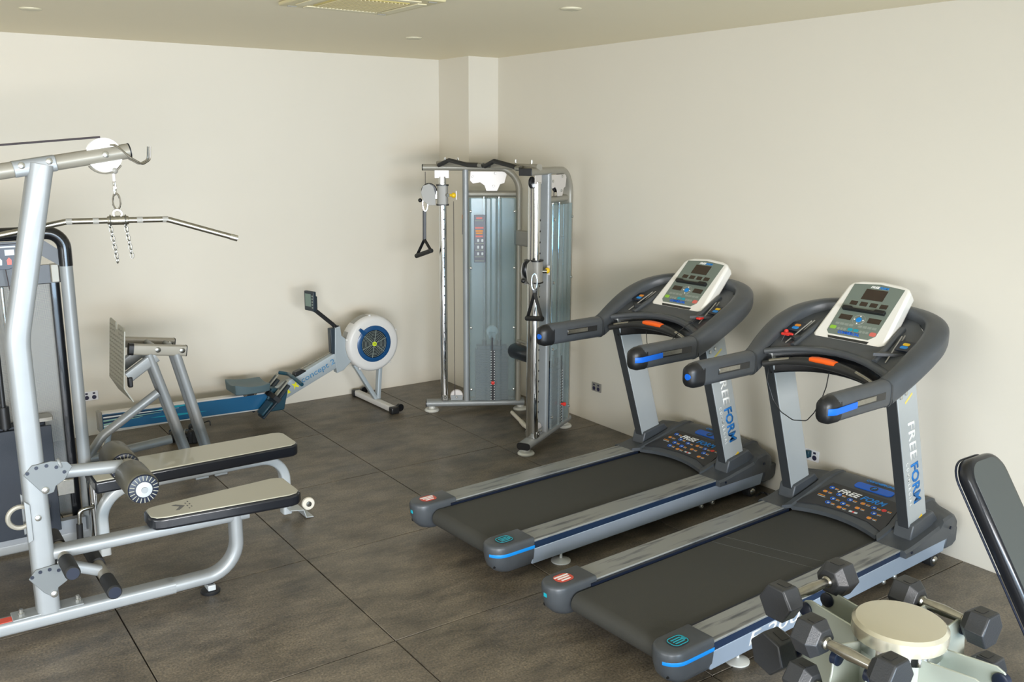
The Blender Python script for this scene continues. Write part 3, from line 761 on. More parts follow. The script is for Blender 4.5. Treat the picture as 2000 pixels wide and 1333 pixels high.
    P('pulley_guard', G().box((.215, .02, .115), (.10, .005, .05)), 'silver', lp)
    P('bolt', G().lathe((.215, .024, .125), (0, 1, 0), [(0, .010), (.008, .010), (.011, .006)], 10), 'bolt')
    return P
def arch_geo(path):
    # flat oval tube: wide across the wing (y), thin in the arch plane
    g = G(); prof = rrect(.052, .10, .024)
    return g.sweep(path, [(q[0], q[1]) for q in prof], up=(0, 1, 0))
PL = wing((-.95, -.90), (-.28, -1.29), 1, -1)
PR = wing((-.95, -2.29), (-.28, -1.90), 1, -1)
# carriages
def carriage(P, z, side):
    c = P('pulley_carriage', G().prism([(x+.11, y) for x, y in rrect(.092, .12, .025)], z-.075, z+.075, 'z'), 'plastic_grey')
    for q in (-.08, .08): P('carriage_collar', G().prism([(x+.11, y) for x, y in rrect(.104, .13, .028)], z+q-.005, z+q+.005, 'z'), 'black', c)
    P('pop_pin', G().cyl((.145, side*.055, z), (.155, side*.085, z), .014, 12), 'steel', c)
    P('pin_knob', G().ball((.20, side*.07, z), .022, sc=(1, .9, 1)).cyl((.16, side*.062, z), (.20, side*.07, z), .012, 10), 'yellow', c)
    P('knob_lever', G().box((.222, side*.07, z+.0), (.006, .02, .07)), 'white_plate', c)
    P('swivel_arm', G().box((.05, 0, z-.0), (.05, .03, .07)), 'zinc', c, bevel=.004)
    h = P('swivel_pulley', G().lathe((.0, -.016, z+.03), (0, 1, 0), [(0, .06), (.01, .066), (.016, .058), (.022, .066), (.032, .06)], 24), 'black', c)
    P('pulley_housing', G().prism([(.055, z-.085), (.0, z-.085), (-.05, z-.05), (-.068, z+.02), (-.05, z+.075), (0, z+.092), (.035, z+.07), (.05, z+.02)], .018, .024, 'y').prism([(.055, z-.085), (.0, z-.085), (-.05, z-.05), (-.068, z+.02), (-.05, z+.075), (0, z+.092), (.035, z+.07), (.05, z+.02)], -.024, -.018, 'y'), 'plastic_grey', c, bevel=.002)
    P('cable_ball', G().ball((-.075, 0, z-.045), .017), 'black', c)
carriage(PL, 1.852, 1); carriage(PR, 1.36, 1)
PL('cable', G().cyl((.20, .02, .14), (.20, .02, 1.80), .0028, 6).cyl((-.03, 0, 1.90), (-.03, 0, 2.04), .0028, 6), 'cable')
PR('cable', G().cyl((.055, 0, 1.42), (.055, 0, 1.98), .0028, 6), 'cable')
PR('top_guide', G().lathe((.06, -.012, 2.0), (0, 1, 0), [(0, .035), (.006, .042), (.018, .042), (.024, .035)], 18), 'black')
# placard on the near face
pc = PL('instruction_placard', G().box((.415, .0685, 1.494), (.095, .003, .395)), 'placard', bevel=.001)
for k, (z, w, m_) in enumerate([(1.665, .05, 'salmon'), (1.645, .07, 'key_grey'), (1.585, .07, 'salmon'), (1.56, .06, 'amber'), (1.54, .055, 'amber'), (1.515, .06, 'salmon'), (1.455, .075, 'key_grey'), (1.40, .07, 'key_grey'), (1.345, .075, 'key_grey'), (1.31, .08, 'key_grey')]):
    PL('placard_print', G().box((.41, .0705, z), (w, .001, .008 if m_ == 'key_grey' else .014)), m_, pc)
for z in (1.48, 1.425, 1.37):
    for s_ in (.40, .435): PL('placard_figure', G().prism([(s_-.007, z-.012), (s_+.007, z-.012), (s_+.009, z+.008), (s_, z+.014), (s_-.009, z+.008)], .070, .0712, 'y'), 'placard_white', pc)
PL('side_sticker', G().box((.272, .0, 1.605), (.003, .03, .16)), 'black'); PL('side_sticker', G().box((.271, .0, 1.67), (.003, .031, .035)), 'amber')
# top cross bar and pull-up grips
xb = -.855
obj('pull_up_beam', G().sweep([(xb, -.90, 2.105), (xb, -2.29, 2.105)], rrect(.05, .045, .015)), 'silver_warm', ft)
for y in (-1.0, -1.2, -2.0, -2.2):
    obj('bolt', G().cyl((xb, y, 2.12), (xb, y, 2.155), .008, 10), 'bolt', ft)
for pts in ([(857, 323), (877, 313), (912, 322), (937, 323)], [(947, 325), (965, 315), (1002, 325), (1010, 329)]):
    q = [at(u, v, X=-.925) for u, v in pts]
    gr = obj('pull_up_grip', G().tube(fillet(q, .05, 5), .017, 12), 'rubber_black', ft)
    obj('grip_bracket', G().cyl(q[-1], (xb, q[-1].y, 2.105), .014, 10).cyl(q[0], (xb, q[0].y, 2.105), .014, 10), 'zinc', gr)
    obj('grip_sleeve', G().cyl(q[-1]-Vector((0, -.01, 0)), q[-1]+Vector((0, -.045, 0)), .0185, 12), 'zinc', gr)
# rear link between the two wings
obj('rear_link', G().sweep([(-.33, -1.27, 1.50), (-.33, -1.92, 1.50)], rrect(.04, .13, .018)), 'plastic_grey', ft)
obj('rear_link', G().cyl((-.33, -1.27, .62), (-.33, -1.92, .62), .014, 12), 'silver_warm', ft)
obj('padded_roller', G().sweep([(-.36, -1.27, .535), (-.36, -1.30, .535), (-.36, -1.60, .535), (-.36, -1.63, .535)], rrect(.13, .13, .06, 5), scales=[(.8, .8), (1, 1), (1, 1), (.8, .8)]), 'vinyl_side', ft, smooth=60)
obj('roller_mount', G().cyl((-.33, -1.44, .62), (-.33, -1.44, .55), .02, 12).box((-.33, -1.33, .46), (.05, .03, .03)), 'silver_warm', ft)
bar = obj('cable_bar', G().cyl(at(1000, 806, Z=.035), at(1018, 824, Z=.03), .016, 14).cyl(at(1018, 824, Z=.03), at(1024, 831, Z=.03), .02, 14).cyl(at(1024, 831, Z=.03), at(1042, 848, Z=.028), .015, 14), 'caster')
tag(bar, 'short cream and chrome bar lying on the floor behind the cable machine', 'bar')
# hanging accessories behind the near column
obj('accessory_strap', G().box((-.62, -1.98, 1.18), (.035, .012, .30)).box((-.62, -1.98, .86), (.04, .03, .26)), 'white_plate', ft, bevel=.004)
obj('accessory_strap', G().prism([(-1.99, 1.28), (-1.95, 1.28), (-1.985, 1.02)], -.60, -.595, 'x'), 'black', ft)

def d_handle(label, top, strap_top, split, g0, g1):
    """hanging stirrup handle: all given as world points"""
    t = thing('cable_stirrup', label, 'stirrup', tuple(g0.lerp(g1, .5)))
    mid = (Vector(top)+Vector(strap_top))/2; hh = (Vector(top)-Vector(strap_top)).length/2
    obj('carabiner', G().sweep([Vector(mid)+Vector((.018*math.cos(a), -.01*math.cos(a), hh*math.sin(a))) for a in [2*PI*i/18 for i in range(18)]], [(.0045*math.cos(b), .0045*math.sin(b)) for b in [2*PI*i/6 for i in range(6)]], up=(.5, 1, 0), closed=True), 'chrome', t)
    obj('strap', G().sweep([strap_top, split], rrect(.03, .007, .003, 2), up=(.5, .87, 0)), 'black', t)
    obj('strap', G().sweep([split, g0], rrect(.024, .006, .0025, 2), up=(.5, .87, 0)).sweep([split, g1], rrect(.024, .006, .0025, 2), up=(.5, .87, 0)), 'black', t)
    dd = (g1-g0).normalized()
    obj('grip', G().lathe(g0-dd*.01, dd, [(0, .014), (.004, .019), ((g1-g0).length+.016, .019), ((g1-g0).length+.02, .014)], 16), 'rubber_black', t)
    return t
hl = 0.965
def lp_(u, v): return at(u, v, X=-.985)
d_handle('black stirrup handle hanging from the high left pulley of the cable machine', lp_(832, 385), lp_(829, 412), lp_(829, 468), lp_(814, 500), lp_(842, 490))
def rp_(u, v): return at(u, v, X=-.98)
d_handle('black stirrup handle hanging from the lower right pulley of the cable machine', rp_(1043, 535), rp_(1044, 567), rp_(1044, 572), rp_(1030, 622), rp_(1058, 623))

# ------------------------------------------------------------------ rowing machine along the back wall
YR = -.45
rw = thing('rowing_machine', 'rowing machine with blue rail and round white fan cage by the back wall', 'rowing machine', (-2.3, YR, 0))
def ra(u, v, y=YR): return at(u, v, Y=y)
# monorail
a0 = Vector((-3.525, YR, .225)); a1 = Vector((-2.16, YR, .195))
obj('monorail', G().sweep([a0, a1], [(-.03, -.062), (.03, -.062), (.03, .062), (-.03, .062)]), 'rower_blue', rw, bevel=.003)
up = Vector((0, 0, 1))
obj('rail_top', G().sweep([a0+up*.066, a1+up*.066], rrect(.072, .012, .004, 2)), 'rower_white', rw)
obj('rail_bottom', G().sweep([a0-up*.066, a1-up*.066], rrect(.068, .010, .004, 2)), 'rower_white', rw)
obj('rail_end', G().box((-3.535, YR, .232), (.03, .08, .155)), 'plastic_grey', rw, bevel=.008)
for k, (z, l, m_) in enumerate([(.048, .62, 'navy'), (.036, .55, 'white'), (.024, .50, 'navy'), (.010, .42, 'mint'), (-.004, .36, 'navy'), (-.018, .28, 'mint'), (-.032, .2, 'white'), (-.045, .15, 'mint')]):
    p0 = a0+up*z+Vector((.01, -.0306, 0)); p1 = p0+Vector((l, 0, .010-z*.55))
    obj('rail_stripe', G().sweep([p0, p0.lerp(p1, .5)+Vector((0, 0, .001)), p1], [(-.0006, -.005), (.0006, -.005), (.0006, .005), (-.0006, .005)], scales=[(1, 1), (1, .7), (1, .15)]), m_, rw)
for k in range(2):
    p0 = a0+up*(.03-.05*k)+Vector((.35, -.0307, 0)); p1 = p0+Vector((.42, 0, .02-.035*k))
    obj('rail_stripe', G().sweep([p0, p0.lerp(p1, .5), p1], [(-.0006, -.008), (.0006, -.008), (.0006, .008), (-.0006, .008)], scales=[(1, .1), (1, 1), (1, .1)]), 'cyan', rw)
# rear leg
obj('rear_leg', G().sweep([(-3.47, YR, .18), (-3.50, YR, .03)], rrect(.04, .04, .008, 2), up=(1, 0, 0)), 'rower_grey', rw)
obj('rear_foot', G().sweep([(-3.50, YR+.2, .022), (-3.50, YR-.2, .022)], rrect(.045, .04, .01, 2)), 'rower_white', rw)
for s in (-1, 1): obj('foot_cap', G().box((-3.50, YR+s*.21, .022), (.055, .04, .044)), 'black', rw, bevel=.008)
# seat
sc_ = ra(484, 757, YR)
g = G(); N = 12; top = []; W = .15
rows = []
for i in range(N+1):
    u = i/N; x = sc_.x-.145+.29*u
    row = []
    for j in range(9):
        v = -1+j/4; wid = W*(1-.18*abs(2*u-1)**3)
        z = sc_.z+.03+.02*abs(v)**1.6*(1-u*.3)-.016*math.sin(PI*u)+.014*(1-u)
        row.append(g.bm.verts.new((x, YR+v*wid, z)))
    rows.append(row)
for a, b in zip(rows, rows[1:]):
    for j in range(8): g.bm.faces.new((a[j], a[j+1], b[j+1], b[j]))
bl = [rows[0][j] for j in range(9)]+[r[8] for r in rows[1:]]+[rows[-1][j] for j in range(7, -1, -1)]+[r[0] for r in reversed(rows[1:-1])]
lo = [g.bm.verts.new((v.co.x*.97+sc_.x*.03, v.co.y*.96+YR*.04, sc_.z-.022)) for v in bl]
for i in range(len(bl)): g.bm.faces.new((bl[i], bl[(i+1) % len(bl)], lo[(i+1) % len(bl)], lo[i]))
g.bm.faces.new(lo)
seat = obj('seat', g, 'rower_seat', rw, bevel=.006, smooth=50)
obj('seat_carriage', G().prism([(sc_.x-.07, sc_.z-.022), (sc_.x+.07, sc_.z-.022), (sc_.x+.05, sc_.z-.06), (sc_.x-.05, sc_.z-.06)], YR-.05, YR+.05, 'y'), 'black', rw, bevel=.003)
for s in (-1, 1): obj('seat_roller', G().cyl((sc_.x+s*.04, YR-.058, sc_.z-.045), (sc_.x+s*.04, YR-.045, sc_.z-.045), .014, 14), 'chrome', rw)
# main boom rising to the fan
b0_, b1_ = ra(550, 766), ra(672, 692)
bd_ = (b1_-b0_).normalized(); b0x = b0_-bd_*.10
boom = obj('boom', G().sweep([b0x, b1_], rrect(.062, .128, .01, 2), up=(0, 0, 1)), 'rower_grey', rw)
bn = Vector((-bd_.z, 0, bd_.x))
def bpt(s_, h_): return b0_+bd_*s_+bn*h_+Vector((0, -.0312, 0))
Mt = frame(bpt(.345, .0), bd_, bn)
text_obj('lettering', 'concept 2', 'rower_text', boom, Mt, .33, .062, local=False, bold=.01, shear=.1)
obj('yellow_mark', G().prism([(-.03, -.03), (.0, -.032), (-.01, 0), (.0, .03), (-.03, .03), (-.015, 0)], 0, .001, 'z', M=frame(bpt(.06, .0), bd_, bn)), 'lime_yellow', boom)
obj('yellow_mark', G().prism([(-.02, -.03), (.0, -.01), (.02, -.03), (.03, -.02), (.015, 0), (.03, .03), (.0, .015), (-.02, .03), (-.01, 0)], 0, .001, 'z', M=frame(bpt(.115, .0), bd_, bn)), 'lime_yellow', boom)
obj('chain', G().cyl(ra(587, 721), ra(650, 686), .004, 8), 'steel', rw)
# upright bracket and monitor arm
obj('fan_bracket', G().prism([(p.x, p.z) for p in (ra(651, 640), ra(661, 636), ra(664, 655), ra(682, 668), ra(682, 706), ra(668, 722), ra(655, 728), ra(651, 700))], YR-.035, YR+.035, 'y'), 'rower_grey', rw, bevel=.004)
obj('chain_guide', G().prism([(p.x, p.z) for p in (ra(642, 642), ra(652, 640), ra(653, 693), ra(645, 690))], YR-.03, YR+.03, 'y'), 'rower_dark', rw, bevel=.006)
arm = obj('monitor_arm', G().sweep([ra(656, 640), ra(650, 634), ra(615, 606), ra(607, 601)], rrect(.03, .034, .01, 2)), 'black', rw)
obj('arm_joint', G().cyl(ra(657, 640)-Vector((0, .03, 0)), ra(657, 640)+Vector((0, .03, 0)), .022, 16).cyl(ra(613, 605)-Vector((0, .028, 0)), ra(613, 605)+Vector((0, .028, 0)), .02, 16), 'black', arm)
mc = ra(606, 588)
Mm = Matrix.Translation(mc) @ Matrix.Rotation(math.radians(14), 4, 'Z')
mon = obj('monitor', G().box((0, 0, 0), (.03, .125, .165), M=Mm).box((.035, .02, -.02), (.04, .09, .11), M=Mm), 'rower_dark', rw, bevel=.006)
obj('lcd', G().box((-.016, .008, .008), (.003, .075, .105), M=Mm), 'lcd', mon)
for k in range(5): obj('monitor_button', G().box((-.016, -.048, .045-.024*k), (.003, .014, .012), M=Mm), 'key_grey', mon)
# fan cage
fc_ = Vector((-1.305, YR, .57)); RO = .245
cage = obj('fan_cage', G().lathe(fc_+Vector((0, -.085, 0)), (0, 1, 0), [(.03, .13), (0, .158), (.0, .212), (.008, .232), (.03, RO), (.12, RO), (.15, .235), (.165, .21), (.165, .02), (.03, .02)], 56, loop=True), 'rower_white', rw, smooth=40)
obj('cage_slot', G().sweep([fc_+Vector((-(RO+.0005)*math.cos(a), .0, (RO+.0005)*math.sin(a))) for a in [(-.55+i*.13) for i in range(9)]], rrect(.004, .075, .002, 1), up=(0, 1, 0)), 'plastic_grey', cage)
obj('cage_slot', G().sweep([fc_+Vector((-(RO+.0005)*math.cos(a), .0, (RO+.0005)*math.sin(a))) for a in [(.85+i*.12) for i in range(6)]], rrect(.004, .075, .002, 1), up=(0, 1, 0)), 'plastic_grey', cage)
ring = obj('damper_ring', G().lathe(fc_+Vector((0, -.092, 0)), (0, 1, 0), [(0, .122), (0, .15), (.006, .160), (.02, .160), (.02, .122)], 56, loop=True), 'rower_ring', cage, smooth=40)
obj('damper_lever', G().prism([(-.02, -.03), (.02, -.03), (.012, .035), (-.012, .035)], -.012, .006, 'z', M=frame(fc_+Vector((-.112, -.095, .118)), (.72, 0, .69), (-.69, 0, .72))), 'rower_ring', ring, bevel=.003)
obj('fan_backing', G().cyl(fc_+Vector((0, -.066, 0)), fc_+Vector((0, -.056, 0)), .135, 40), 'grille_dark', cage)
for k in range(8):
    obj('grille_ring', G().torus(fc_+Vector((0, -.088, 0)), (0, 1, 0), .022+.0128*k, .0017, 40, 5), 'key_grey', cage)
for k in range(6):
    a = .35+PI/3*k
    obj('grille_spoke', G().cyl(fc_+Vector((.015*math.cos(a), -.088, .015*math.sin(a))), fc_+Vector((.128*math.cos(a), -.088, .128*math.sin(a))), .0022, 6), 'key_grey', cage)
hub = obj('fan_hub', G().cyl(fc_+Vector((0, -.096, 0)), fc_+Vector((0, -.086, 0)), .019, 18), 'lime', cage)
text_obj('lettering', 'C2', 'black', hub, frame(fc_+Vector((0, -.0965, 0)), (1, 0, 0), (0, 0, 1)), .02, .014, local=False)
for k in range(5):
    a = .4+2*PI/5*k
    obj('cage_clip', G().box(fc_+Vector((RO*math.cos(a), -.05, RO*math.sin(a))), (.02, .02, .02)), 'rower_white', cage, bevel=.004)
# front legs and foot
fx = -1.262
obj('front_strut', G().sweep([Vector((-1.46, YR, .39)), Vector((fx-.01, YR-.02, .06))], rrect(.035, .055, .006, 2), up=(0, 1, 0)), 'rower_grey', rw)
obj('front_strut', G().sweep([Vector((-1.215, YR, .37)), Vector((fx+.01, YR-.02, .06))], rrect(.035, .055, .006, 2), up=(0, 1, 0)), 'rower_grey', rw)
obj('front_foot', G().sweep([(fx-.02, YR+.33, .035), (fx, YR-.33, .035)], rrect(.06, .05, .01, 2)), 'rower_white', rw, bevel=.002)
for s in (-1, 1):
    obj('foot_cap', G().box((fx-.01-s*.01, YR+s*.345, .03), (.075, .06, .06)), 'black', rw, bevel=.01)
    obj('caster_wheel', G().lathe((fx+.055, YR+s*.345-.015, .045), (0, 1, 0), [(0, .03), (.004, .034), (.026, .034), (.03, .03)], 20), 'black_gloss', rw)
# foot rests and handle
for s in (-1, 1):
    c = ra(527, 762, YR+s*.10) if s < 0 else ra(512, 745, YR-.10)+Vector((0, .2, 0))
    c = Vector((-2.235, YR+s*.115, .215))
    dirf = Vector((.70, 0, .72))
    Mf = frame(c, (0, -1, 0), dirf)
    fp = obj('foot_board', G().prism([(-.06, -.17), (.06, -.17), (.075, .0), (.062, .17), (-.062, .17), (-.075, 0)], -.012, .006, 'z', M=Mf), 'rower_dark', rw, bevel=.006)
    obj('heel_cup', G().prism([(-.055, -.155), (.055, -.155), (.058, -.02), (-.058, -.02)], .006, .03, 'z', M=Mf), 'rower_teal', fp, bevel=.01)
    obj('toe_plate', G().box((0, .12, .016), (.05, .16, .012), M=Mf), 'grey_pad', fp, bevel=.003)
    for q in range(4): obj('toe_slot', G().box((-.012+.008*q, .14, .0225), (.003, .09, .002), M=Mf), 'rower_dark', fp)
    obj('foot_strap', G().sweep([(-.085, .02, -.01), (-.08, .02, .05), (-.03, .02, .085), (.03, .02, .085), (.08, .02, .05), (.085, .02, -.01)], rrect(.006, .04, .002, 1), up=(0, 1, 0), M=Mf), 'black', fp)
obj('footrest_box', G().prism([(-2.33, .10), (-2.12, .10), (-2.08, .27), (-2.22, .30)], YR-.045, YR+.045, 'y'), 'rower_teal', rw, bevel=.01)
hc = ra(572, 737, YR-.06)
hd = obj('handle', G().tube(fillet([ra(545, 728, YR+.16), ra(563, 731, YR+.10), hc, ra(578, 742, YR-.12), ra(590, 752, YR-.22)], .05), .016, 12), 'rower_teal', rw, smooth=60)
obj('handle_hook', G().prism([(-.05, -.02), (.06, -.02), (.07, .02), (.02, .035), (-.04, .02)], -.03, .03, 'y', M=Matrix.Translation(ra(583, 730, YR))), 'black', rw, bevel=.006)

# ------------------------------------------------------------------ low row / pulldown machine (front left)
YL = -3.13
lt = thing('pulldown_machine', 'silver lat pulldown machine with padded seat and foam rollers, nearest on the left', 'gym machine', (-4.1, YL, 0))
def P(name, g, m, parent=None, **k): return obj(name, g, m, parent or lt, **k)
OV = rrect(.10, .055, .022)
P('base_beam', G().sweep([(-5.6, YL+.02, .095), (-3.75, YL-.02, .095)]+[], rrect(.09, .062, .016)), 'silver')
loop = fillet([(-3.78, YL-.02, .095), (-3.425, YL-.02, .095), (-3.425, YL-.02, .43)], [0, .17, 0], 10)
def arch_sweep(path, w, h, up=(0, 1, 0)):
    r = min(w, h)*.42
    return G().sweep(path, rrect(h, w, r), up=up)
P('seat_leg', arch_sweep(loop, .09, .062), 'silver')
P('base_plate', G().box((-4.32, YL, .129), (.30, .095, .008)), 'silver', bevel=.003)
for x in (-4.43, -4.19): P('bolt', G().lathe((x, YL-.01, .133), (0, 0, 1), [(0, .016), (.012, .016), (.014, .009), (.03, .009)], 8), 'bolt')
P('warning_sticker', G().box((-4.50, YL-.01, .1275), (.06, .05, .002)), 'red_sticker'); P('warning_sticker', G().box((-4.58, YL-.015, .1275), (.10, .045, .002)), 'amber')
# column
colp = fillet([(-4.317, YL, .125), (-4.327, YL, 1.42), (-4.165, YL, 2.17)], [0, .5, 0], 10)
P('column', G().sweep(colp, rrect(.098, .104, .026, 5), up=(0, 1, 0)), 'silver')
# top boom
t0, t1 = Vector((-5.4, YL, 1.965)), Vector((-3.80, YL, 2.226))
P('top_boom', G().tube([t0, t1], .034, 18), 'silver_warm')
P('boom_cap', G().cyl(t1, t1+(t1-t0).normalized()*.006, .035, 18), 'black')
tb = (t1-t0).normalized()
sp = t0+tb*((-4.19+5.4)/tb.x)
P('boom_saddle', G().sweep([sp-tb*.085, sp+tb*.085], rrect(.078, .07, .02)), 'silver', bevel=.003)
for q in (-.055, .055): P('bolt', G().lathe(sp+tb*q+Vector((0, -.037, .012)), (0, -1, 0), [(0, .014), (.006, .014), (.009, .009)], 12), 'bolt')
pcx = t0+tb*((-3.905+5.4)/tb.x)
pw = P('top_pulley', G().lathe(pcx+Vector((0, -.014, 0)), (0, 1, 0), [(0, .055), (.0, .075), (.01, .068), (.018, .068), (.028, .075), (.028, .055)], 36), 'white')
P('pulley_bolt', G().lathe(pcx+Vector((0, -.034, .002)), (0, -1, 0), [(0, .014), (.006, .014), (.009, .009)], 12), 'bolt', pw)
P('pulley_guard', G().sweep([pcx+Vector((.082*math.cos(a), 0, .082*math.sin(a))) for a in [-2.5+.19*i for i in range(11)]], rrect(.006, .03, .003, 1), up=(0, 1, 0)), 'silver_warm', pw)
P('cable', G().cyl(pcx+Vector((-.01, 0, .078)), pcx+Vector((-1.2, 0, -.03)), .0045, 8), 'cable')
# bar hook at the boom tip
e1 = t1-tb*.06
for s in (-1, 1):
    P('bar_hook', G().tube(fillet([e1+Vector((-.03, 0, .036)), e1+Vector((.0, s*.03, .036)), e1+Vector((.06, s*.036, -.02)), e1+Vector((.11, s*.028, -.05)), e1+Vector((.145, s*.02, -.03)), e1+Vector((.15, s*.018, .03))], .02, 4), .0045, 8), 'steel')
# thigh roller arm
def quad(cx, cz, sc, y):
    pts = [(-.095, .045), (-.06, .085), (.02, .092), (.085, .078), (.105, .052), (.07, -.005), (.045, -.02), (.03, -.028), (.02, -.055), (-.01, -.062), (-.035, -.04)]
    return G().prism([(cx+a*sc, cz+b*sc) for a, b in pts], y-.006, y, 'y')
qd = P('adjustment_plate', quad(-4.27, .765, 1, YL-.054), 'plate_grey', bevel=.002)
g = G()
for k in range(5):
    a = math.radians(128-23*k); g.cyl((-4.285+.105*math.cos(a), YL-.0615, .735+.105*math.sin(a)), (-4.285+.105*math.cos(a), YL-.0595, .735+.105*math.sin(a)), .0085, 12)
P('adjustment_holes', g, 'navy_deep', qd)
P('bolt', G().lathe((-4.285, YL-.06, .727), (0, -1, 0), [(0, .016), (.008, .016), (.012, .009)], 12), 'bolt', qd)
P('roller_arm', G().cyl((-4.27, YL-.0, .785), (-3.94, YL-.0, .755), .031, 18), 'silver')
P('arm_handle', G().torus((-4.215, YL-.045, .835), (1, 0, .3), .018, .007, 18, 8), 'silver')
P('roller_axle', G().cyl((-3.918, YL-.32, .728), (-3.918, YL+.30, .728), .014, 12), 'silver')
P('axle_collar', G().lathe((-3.918, YL-.02, .735), (0, 1, 0), [(-.03, .05), (.03, .05)], 20), 'silver_warm')
for s in (-1, 1):
    y0 = YL+s*.055; 
    rl = P('foam_roller', G().lathe((-3.918, y0, .728), (0, s, 0), [(0, .05), (.004, .066), (.012, .072), (.225, .073), (.240, .067), (.247, .05)], 28), 'foam', smooth=50)
    ends = (0, .247)
    for q in (0, 1):
        yy = y0+s*ends[q]; sd = -s if q == 0 else s
        g = G()
        for k in range(20):
            a = 2*PI*k/20
            g.box((-3.918+.053*math.cos(a), yy+sd*.001, .728+.053*math.sin(a)), (.022, .006, .0035), rot=Matrix.Rotation(-a, 3, 'Y'))
        P('pleated_end', G().lathe((-3.918, yy-sd*.006, .728), (0, sd, 0), [(0, .068), (.006, .064), (.009, .045)], 28), 'navy_deep', rl)
        P('pleat', g, 'grey_pad', rl)
        P('end_disc', G().lathe((-3.918, yy, .728), (0, sd, 0), [(0, .036), (.008, .036), (.010, .03)], 24), 'silver_pale', rl)
    P('disc_screw', G().cyl((-3.918, y0+s*.255, .728), (-3.918, y0+s*.261, .728), .006, 8), 'steel', rl)
# lower adjustment plate, foot pegs
q2 = P('adjustment_plate', quad(-4.30, .275, .95, YL-.054), 'plate_grey', bevel=.002)
g = G()
for k in range(4):
    a = math.radians(128-23*k); g.cyl((-4.315+.098*math.cos(a), YL-.0615, .247+.098*math.sin(a)), (-4.315+.098*math.cos(a), YL-.0595, .247+.098*math.sin(a)), .0085, 12)
P('adjustment_holes', g, 'navy_deep', q2)
P('bolt', G().lathe((-4.293, YL-.06, .222), (0, -1, 0), [(0, .016), (.008, .016), (.012, .009)], 12), 'bolt', q2)
P('peg_arm', G().sweep([(-4.27, YL, .345), (-4.08, YL, .255)], rrect(.05, .05, .018)), 'silver')
for x, z in ((-4.235, .385), (-4.07, .245)):
    pg = P('foot_peg', G().cyl((x, YL-.12, z), (x, YL+.12, z), .026, 18), 'silver_warm')
    for s in (-1, 1):
        P('peg_grip', G().lathe((x, YL+s*.095, z), (0, s, 0), [(0, .031), (.002, .034), (.155, .034), (.162, .029)], 22), 'rubber_black', pg)
        P('peg_cap', G().cyl((x, YL+s*.2565, z), (x, YL+s*.2585, z), .027, 20), 'navy_deep', pg)
# seat
P('seat_beam', G().sweep([(-4.29, YL, .40), (-3.36, YL-.02, .395)], rrect(.085, .055, .02)), 'silver')
P('seat_plate', G().box((-3.44, YL-.02, .432), (.17, .12, .01)), 'silver')
for q in ((-4.21, YL-.05, .375), (-4.255, YL-.05, .365)): P('bolt', G().lathe(q, (0, -1, 0), [(-.02, .012), (.008, .012), (.011, .008)], 10), 'bolt')
so = [(-3.85, YL-.055), (-3.83, YL-.085), (-3.79, YL-.10), (-3.17, YL-.165), (-3.13, YL-.155), (-3.105, YL-.12), (-3.105, YL+.10), (-3.13, YL+.13), (-3.17, YL+.14), (-3.79, YL+.085), (-3.83, YL+.075), (-3.85, YL+.05)]
st = P('seat_pad', G().prism(so, .425, .488, 'z'), 'vinyl_side', bevel=.014, bseg=3)
so2 = [(( -3.4775)+(x+3.4775)*.975, YL-.01+(y-YL+.01)*.93) for x, y in so]
P('seat_top', G().prism(so2, .482, .492, 'z'), 'vinyl_top_sheen', st, bevel=.006, bseg=3)  # upper face carries the painted sheen, paler than the black sides
P('seat_emblem', G().prism([(-3.72, YL-.04), (-3.69, YL-.0), (-3.72, YL+.035), (-3.70, YL+.035), (-3.665, YL-.0), (-3.70, YL-.04)], .4915, .4928, 'z'), 'vinyl_side', st)
for k in range(6): P('seat_emblem', G().box((-3.655+.016*(k % 2), YL-.045+.018*k, .4923), (.006, .011, .001)), 'vinyl_side', st)
fx_ = at(410, 1150, Z=0)
P('levelling_foot', G().lathe((-3.57, YL-.01, 0), (0, 0, 1), [(0, .048), (.012, .05), (.016, .046), (.02, .02), (.07, .02)], 24), 'black')
P('foot_bracket', G().box((-3.57, YL-.01, .035), (.04, .07, .03)), 'silver_pale', bevel=.004)
P('rear_pulley', G().torus((-4.39, YL, .60), (0, 1, 0), .05, .011, 28, 8), 'silver_warm')
for yy in (YL-.06, YL+.052): P('pulley_plate', G().prism([(-4.375, .69), (-4.352, .67), (-4.352, .50), (-4.375, .49)], yy, yy+.008, 'y'), 'silver', bevel=.003)
P('bolt', G().lathe((-4.325, YL-.052, .60), (0, -1, 0), [(0, .014), (.008, .014), (.011, .008)], 10), 'bolt')

# hanging pull-down bar with its chain
xc, zc = -3.868, 1.917
pb = thing('pulldown_bar', 'long bent chrome pulldown bar hanging from the top boom of the near left machine', 'bar', (xc, YL, zc))
yaw_b = -.22; cb_, sb_ = math.cos(yaw_b), math.sin(yaw_b)
def bb(s, dz): return Vector((xc+cb_*s, YL+sb_*s, zc+dz))
P2 = lambda name, g, m, parent=None, **k: obj(name, g, m, parent or pb, **k)
P2('bar', G().tube(fillet([bb(-.57, -.07), bb(-.21, -.0), bb(.21, -.0), bb(.515, -.098)], .12, 8), .0135, 14), 'steel')
for s in (-1, 1):
    P2('bar_end', G().lathe(bb(s*(.57 if s < 0 else .515), -.07 if s < 0 else -.098), (s*cb_, s*sb_, -.3), [(-.03, .015), (.004, .015), (.006, .012)], 14), 'chrome')
    for q in (.08, .19): P2('knurled_band', G().cyl(bb(s*q, 0), bb(s*(q+.025), 0), .0142, 14), 'plastic_grey')
P2('swivel_sleeve', G().lathe(bb(-.045, 0), (cb_, sb_, 0), [(0, .018), (.01, .021), (.08, .021), (.09, .018)], 16), 'steel')
P2('swivel_loop', G().torus(bb(0, .03), (sb_, -cb_, 0), .018, .005, 18, 6), 'chrome')
